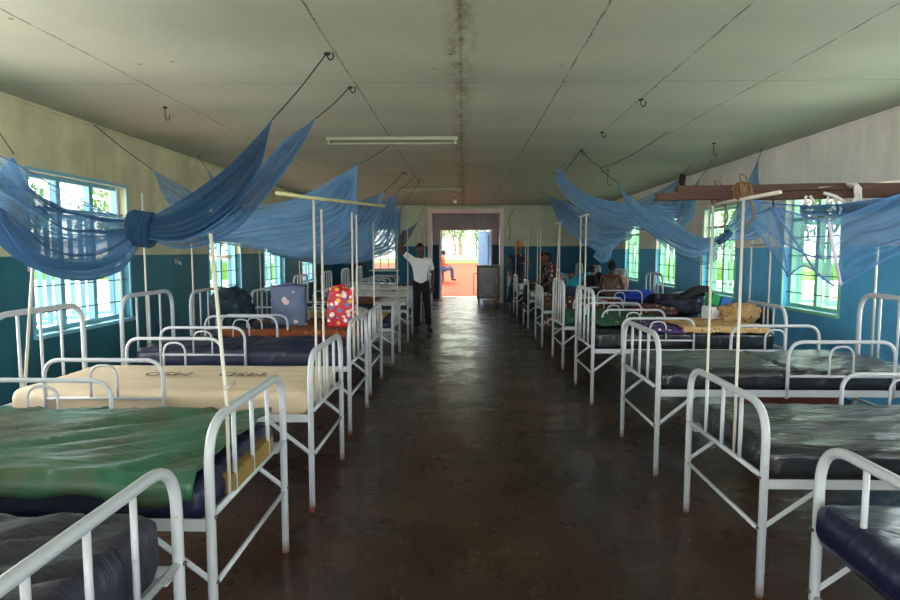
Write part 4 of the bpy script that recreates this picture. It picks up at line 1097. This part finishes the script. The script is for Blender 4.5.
# cabinet beside the far doorway
t = thing('metal_cabinet', 'dark grey glass-fronted cabinet on wheels beside the far doorway', 'cabinet', (.80, 18.75, 0))
obj('carcass', newbox(-.36, .34, 0, .5, .16, 1.18, bevel=.01), M['cab'], t, False)
obj('cabinet_top', newbox(-.39, .37, -.03, .53, 1.18, 1.21, bevel=.005), M['cab_light'], t, False)
d = obj('door', newbox(-.32, .30, -.02, 0, .2, 1.14, bevel=.004), M['cab_dark'], t, False)
obj('door_glass', newbox(-.26, .24, -.026, -.021, .3, 1.05), M['cab_dark'], d, False)
obj('handle', newtube([(.25, -.02, .6), (.25, -.05, .62), (.25, -.05, .78), (.25, -.02, .8)], .008, 6), M['steel'], d)
bm = bmesh.new()   # round-shouldered machine shape behind the glass
box(bm, -.14, .14, -.035, -.027, .3, .62, bevel=0); obj('inner_shelf', bm, M['cab_light'], t, False)
for x in (-.36, -.33): pass
obj('side_handle', newtube(fillet([(-.37, .1, .3), (-.46, .1, .3), (-.46, .1, .95), (-.37, .1, .95)], .05), .012, 8), M['cab'], t)
for s in (-1, 1):
    for yy in (.06, .44):
        bm = bmesh.new(); tube(bm, [(s*.3-.02, yy, .07), (s*.3+.02, yy, .07)], .07, 16); w_ = obj('wheel', bm, M['black_plastic'], t)
        obj('fork', newbox(s*.3-.03, s*.3+.03, yy-.012, yy+.012, .07, .16), M['cab'], w_, False)
t = thing('white_basin', 'white plastic basin on the floor under the grey cabinet', 'basin', (.80, 18.45, 0))
bm = bmesh.new(); prof = [(.10, 0), (.16, .0), (.19, .12), (.21, .13), (.205, .14), (.18, .13), (.15, .015), (.05, .012)]
rows = [[Vector((r*math.cos(2*PI*k/24), r*.8*math.sin(2*PI*k/24), z)) for k in range(24)] for r, z in prof]
V = grid(bm, rows, True); bm.faces.new(V[0]); bm.faces.new(V[-1]); obj('bowl', bm, M['white_plastic'], t)

# ------------------------------------------------------------------ people
def skin_bm(verts, edges, sub=2, root=0):
    me = bpy.data.meshes.new('tmp'); me.from_pydata([tuple(v[0]) for v in verts], edges, [])
    o = bpy.data.objects.new('tmp', me); link(o)
    o.modifiers.new('s', 'SKIN')
    for i, v in enumerate(verts):
        r = v[1]; d = me.skin_vertices[0].data[i]; d.radius = (r, r) if not isinstance(r, tuple) else r; d.use_root = (i == root)
    sb = o.modifiers.new('u', 'SUBSURF'); sb.levels = sub; sb.render_levels = sub
    dg = bpy.context.evaluated_depsgraph_get(); m2 = bpy.data.meshes.new_from_object(o.evaluated_get(dg))
    bm = bmesh.new(); bm.from_mesh(m2)
    bpy.data.objects.remove(o); bpy.data.meshes.remove(me); bpy.data.meshes.remove(m2)
    return bm
def merge(dst, src):
    me = bpy.data.meshes.new('t'); src.to_mesh(me); src.free(); dst.from_mesh(me); bpy.data.meshes.remove(me)
def head_bm(c, R, s=1):
    bm = bmesh.new(); bmesh.ops.create_uvsphere(bm, u_segments=28, v_segments=22, radius=1)
    for v in bm.verts:
        p = v.co.copy(); z = p.z
        x, y = p.x*.076, p.y*.094
        if z < 0: x *= 1-.28*(-z)**1.4; y *= 1-.12*(-z); y += .018*(-z)**1.5      # jaw and chin forward
        q = Vector((x, y, z*.115))
        if p.y > .2:
            q.y += .020*math.exp(-((p.x/.16)**2) - ((z+.12)/.22)**2)         # nose
            q.y -= .010*math.exp(-(((abs(p.x)-.36)/.16)**2) - ((z-.08)/.14)**2)   # sockets
            q.y += .006*math.exp(-((p.x/.30)**2) - ((z+.46)/.08)**2)         # lips
            q.y += .005*math.exp(-((p.x/.5)**2) - ((z-.26)/.1)**2)           # brow
        v.co = c + R @ (q*s)
    for sd_ in (-1, 1):
        e = bmesh.new(); bmesh.ops.create_uvsphere(e, u_segments=10, v_segments=8, radius=1)
        for v in e.verts: v.co = c + R @ (Vector((sd_*.076+v.co.x*.008, -.004+v.co.y*.016, -.005+v.co.z*.03))*s)
        merge(bm, e)
    return bm
def hand_bm(wrist, dirv, up, s=1, side=1, curl=.5):
    """palm and five separate curled fingers"""
    d = dirv.normalized(); n = (up - d*up.dot(d)).normalized(); w = d.cross(n)*side
    bm = bmesh.new()
    pr = skin_bm([(wrist, .026*s), (wrist+d*.04*s, (.034*s)), (wrist+d*.08*s, .032*s)], [(0, 1), (1, 2)], 1); merge(bm, pr)
    for k, (off, L) in enumerate(((-.030, .062), (-.010, .078), (.010, .083), (.029, .074))):
        b = wrist+d*.07*s+w*off*s
        a1 = d; a2 = (d*math.cos(curl)-n*math.sin(curl)); a3 = (d*math.cos(2*curl)-n*math.sin(2*curl))
        p1 = b+a1*L*.45*s; p2 = p1+a2*L*.35*s; p3 = p2+a3*L*.3*s
        merge(bm, skin_bm([(b, .010*s), (p1, .0095*s), (p2, .009*s), (p3, .0075*s)], [(0, 1), (1, 2), (2, 3)], 1))
    b = wrist+d*.03*s+w*.024*s; t1 = b+(w*.8+d*.6)*.032*s; t2 = t1+(w*.25+d*.9)*.03*s; t3 = t2+(d-n*.3)*.022*s
    merge(bm, skin_bm([(b, .012*s), (t1, .011*s), (t2, .010*s), (t3, .008*s)], [(0, 1), (1, 2), (2, 3)], 1))
    return bm
STAND = dict(pelvis=(0, 0, .96), spine=(0, 0, 1.12), chest=(0, 0, 1.33), neck=(0, -.005, 1.47), head=(0, .02, 1.635),
             ls=(-.175, 0, 1.42), le=(-.235, -.02, 1.14), lw=(-.25, .06, .89), rs=(.175, 0, 1.42), re=(.235, -.02, 1.14), rw=(.25, .06, .89),
             lh=(-.09, 0, .92), lk=(-.1, .02, .50), la=(-.11, -.02, .085), lt=(-.13, .15, .035), rh=(.09, 0, .92), rk=(.1, .02, .50), ra=(.11, -.02, .085), rt=(.13, .15, .035))
SIT = dict(STAND, pelvis=(0, 0, .12), spine=(0, .0, .28), chest=(0, .03, .50), neck=(0, .05, .64), head=(0, .09, .79),
           ls=(-.175, .03, .59), le=(-.24, .07, .32), lw=(-.16, .3, .24), rs=(.175, .03, .59), re=(.24, .07, .32), rw=(.16, .3, .24),
           lh=(-.09, .02, .09), lk=(-.12, .44, .12), la=(-.12, .46, -.32), lt=(-.13, .62, -.37), rh=(.09, .02, .09), rk=(.12, .44, .12), ra=(.12, .46, -.32), rt=(.13, .62, -.37))
def person(label, loc, rz, pose, skin, top=None, sleeve=.6, bottom=None, legs=True, skirt=None, hair='hair', wrap=None, head_rot=(0, 0, 0), s=1, top_mat=None, shoes=True, gownz=None):
    t = thing('person', label, 'person', loc, rz)
    J = {k: Vector(v)*s for k, v in pose.items()}
    up = (J['head']-J['neck']).normalized()
    V = [(J['pelvis'], .115*s), (J['spine'], .105*s), (J['chest'], .115*s), (J['neck'], .052*s), (J['head']-up*.05*s, .052*s)]
    E = [(0, 1), (1, 2), (2, 3), (3, 4)]
    def ch(start, pts):
        p = start
        for q in pts: V.append(q); E.append((p, len(V)-1)); p = len(V)-1
    for a in 'lr':
        S_, El, Wr = J[a+'s'], J[a+'e'], J[a+'w']
        ch(2, [(S_, .056*s), (S_.lerp(El, .5), .045*s), (El, .037*s), (El.lerp(Wr, .4), .036*s), (Wr, .024*s)])
        if legs:
            H_, K_, A_, T_ = J[a+'h'], J[a+'k'], J[a+'a'], J[a+'t']
            ch(0, [(H_, .088*s), (H_.lerp(K_, .5), .072*s), (K_, .052*s), (K_.lerp(A_, .35), .052*s), (A_, .034*s), (T_, .032*s)])
    bm = skin_bm(V, E)
    R = Euler(head_rot).to_matrix()
    merge(bm, head_bm(J['head'], R, s))
    for a, sd_ in (('l', -1), ('r', 1)):
        dv = J[a+'w']-J[a+'e']; merge(bm, hand_bm(J[a+'w'], dv, Vector((0, 1, .3)), s, sd_))
    obj('body', bm, M[skin], t)
    # face
    for sd_ in (-1, 1):
        e = bmesh.new(); bmesh.ops.create_uvsphere(e, u_segments=10, v_segments=8, radius=.0085*s)
        for v in e.verts: v.co = J['head'] + R @ (Vector((sd_*.029, .0770, .010))*s) + v.co
        ey = obj('eye', e, M['eye'], t)
        e = bmesh.new(); bmesh.ops.create_uvsphere(e, u_segments=8, v_segments=6, radius=.0052*s)
        for v in e.verts: v.co = J['head'] + R @ (Vector((sd_*.029, .0828, .010))*s) + v.co
        obj('iris', e, M['shoe'], ey)
    e = bmesh.new(); bmesh.ops.create_uvsphere(e, u_segments=12, v_segments=8, radius=1)
    for v in e.verts: v.co = J['head'] + R @ (Vector((v.co.x*.024, .092+v.co.y*.012, -.052+v.co.z*.009))*s)
    obj('mouth', e, M['lip'], t)
    # hair: a close cap, or a wrapped cloth
    e = bmesh.new(); bmesh.ops.create_uvsphere(e, u_segments=28, v_segments=20, radius=1)
    k_ = (.086, .103, .122) if not wrap else (.10, .12, .15)
    for v in e.verts:
        p = v.co; q = Vector((p.x*k_[0], p.y*k_[1]-.010, p.z*k_[2]+(.008 if not wrap else .035)))
        q *= 1+noise.noise(p*(6 if not wrap else 2.5))*(.02 if not wrap else .10)
        lim = .045 + .03*p.y if not wrap else .03
        back = p.y < .05
        if not back and q.z < lim: q = Vector((q.x*.8, q.y*.7, max(q.z, .02)))
        if back and q.z < -.05: q = Vector((q.x*.75, q.y*.7, q.z))
        v.co = J['head'] + R @ (q*s)
    obj('hair' if not wrap else 'headwrap', e, M[wrap] if wrap else M[hair], t)
    if top:
        V = [(J['pelvis']+(J['spine']-J['pelvis'])*(-.55), .150*s), (J['spine'], .138*s), (J['chest'], .142*s), (J['neck']-(J['neck']-J['chest'])*.25, .075*s)]
        E = [(0, 1), (1, 2), (2, 3)]
        for a in 'lr':
            S_, El, Wr = J[a+'s'], J[a+'e'], J[a+'w']
            if sleeve <= 1: ch(2, [(S_, .074*s), (S_.lerp(El, sleeve*.6), .062*s), (S_.lerp(El, sleeve), .060*s)])
            else: ch(2, [(S_, .074*s), (S_.lerp(El, .5), .058*s), (El, .052*s), (El.lerp(Wr, sleeve-1), .042*s)])
        obj('shirt' if not skirt else 'bodice', skin_bm(V, E), M[top], t)
    if bottom:
        V = [(J['pelvis'], .128*s)]; E = []
        for a in 'lr':
            H_, K_, A_ = J[a+'h'], J[a+'k'], J[a+'a']
            ch(0, [(H_, .102*s), (H_.lerp(K_, .5), .088*s), (K_, .070*s), (K_.lerp(A_, .5), .066*s), (K_.lerp(A_, .93), .062*s)])
        obj('trousers', skin_bm(V, E), M[bottom], t)
        if shoes:
            for a in 'lr':
                A_, T_ = J[a+'a'], J[a+'t']
                back = A_ + (A_-T_).normalized()*.05*s
                back.z = T_.z+.005
                obj('shoe', skin_bm([(back, .042*s), (A_.lerp(T_, .4)-Vector((0, 0, .012)), .050*s), (T_, .040*s)], [(0, 1), (1, 2)]), M['shoe'], t)
    if skirt:
        m_, z0, r0, r1 = skirt
        bm = bmesh.new(); rows = []
        for i in range(14):
            f = i/13; c = J['pelvis'].lerp(Vector((J['lk'].lerp(J['rk'], .5).x, J['lk'].lerp(J['rk'], .5).y*.5, z0)), f)
            rr = r0+(r1-r0)*f
            rows.append([c+Vector((math.cos(2*PI*k/32)*rr*(1+.07*math.sin(k*2*PI/32*8)*f), math.sin(2*PI*k/32)*rr*.85*(1+.07*math.sin(k*2*PI/32*8)*f), 0)) + Vector((0, 0, .08*(1-f)))for k in range(32)])
        V_ = grid(bm, rows, True); bm.faces.new(V_[0]); bm.faces.new(V_[-1])
        obj('skirt', bm, M[m_], t)
    return t
# standing man, right arm up on a pole
mp = dict(STAND, lw=(-.30, .02, .90), le=(-.27, -.04, 1.14), rs=(.19, 0, 1.45), re=(.37, .02, 1.60), rw=(.34, .06, 1.86), head=(.01, .03, 1.63), lk=(-.13, .03, .5), la=(-.16, -.02, .085), lt=(-.2, .13, .035), rk=(.07, .04, .5), ra=(.08, .0, .085), rt=(.06, .17, .035), pelvis=(0, -.01, .96))
mp['le'] = (-.25, -.03, 1.14); mp['lw'] = (-.22, .06, .90)
person('man in white shirt and black trousers standing with one arm up against a pole', (-.86, 12.15, 0), PI+.12, mp, 'skin', top='shirt', sleeve=.75, bottom='trouser', head_rot=(-.05, 0, .1), s=1.03)
# woman with headscarf behind the last right beds
person('woman in ochre headscarf and navy floral dress standing behind the far right beds', (1.50, 16.4, 0), PI-.1, dict(STAND, le=(-.30, .0, 1.18), lw=(-.2, .16, 1.0), re=(.30, 0, 1.18), rw=(.22, .16, 1.02)), 'skin2', top='navy_floral', sleeve=.3, skirt=('navy_floral', .25, .15, .30), wrap='headwrap', s=1.06)
# spotted dress, stooping
bend = dict(STAND, spine=(0, .03, 1.10), chest=(0, .10, 1.29), neck=(0, .15, 1.42), head=(0, .21, 1.56), ls=(-.17, .10, 1.37), rs=(.17, .10, 1.37), le=(-.23, .2, 1.12), re=(.23, .2, 1.12), lw=(-.15, .40, .98), rw=(.15, .40, .98))
person('woman in red-spotted dress turned left between the far right beds', (1.83, 11.78, 0), PI/2+.25, bend, 'skin', top='dots', sleeve=.8, skirt=('dots', .12, .16, .28), s=.97)
# dark clothed person seated, partly hidden
person('person in dark clothes sitting on the bed left of the spotted dress', (1.74, 12.75, BT['R6']+.03), PI/2, SIT, 'skin', top='black_cloth', sleeve=1.6, bottom='trouser', shoes=False, s=.9)
person('small child behind the turquoise back, only the head showing', (2.42, 13.6, .45), PI, dict(SIT), 'skin', top='navy_floral', sleeve=.7, bottom='jeans', shoes=False, s=.82)
lean = dict(SIT, spine=(0, .10, .24), chest=(0, .32, .36), neck=(0, .50, .38), head=(0, .62, .34), ls=(-.17, .34, .40), rs=(.17, .34, .40), le=(-.22, .42, .15), re=(.22, .42, .15), lw=(-.14, .62, .1), rw=(.14, .62, .1))
person('person in turquoise top leaning forward over a bed', (2.15, 12.2, BT['R6']+.0), -PI/2, lean, 'skin', top='turquoise', sleeve=1.3, bottom='jeans', shoes=False, s=1)
person('bare-backed person sitting on a bed facing the right windows', (2.70, 11.0, BT['R5']-.06), -.45, dict(SIT, chest=(0, .02, .47), head=(.0, .08, .78)), 'skin', bottom='black_cloth', shoes=False, s=.86)
person('child held in the lap beside the bare-backed sitter', (2.44, 11.55, .80), -1.2, SIT, 'skin', top='black_cloth', sleeve=1.5, bottom='trouser', shoes=False, s=.62)
# outside the doorway
BX, BY = -.95, 25.6
t = thing('bench', 'low wooden bench outside under the seated person in orange', 'bench', (BX-.1, BY, .32))
obj('seat', newbox(-.25, .25, -.6, .6, .40, .45, bevel=.006), M['wood'], t, False)
for sx in (-1, 1):
    for sy in (-1, 1): obj('leg', newbox(sx*.2-.025, sx*.2+.025, sy*.5-.025, sy*.5+.025, 0, .40), M['wood'], t, False)
person('person in orange shirt and jeans sitting outside the far doorway', (BX+.05, BY, .79), -PI/2+.2, SIT, 'skin', top='orange', sleeve=1.3, bottom='jeans', s=1)
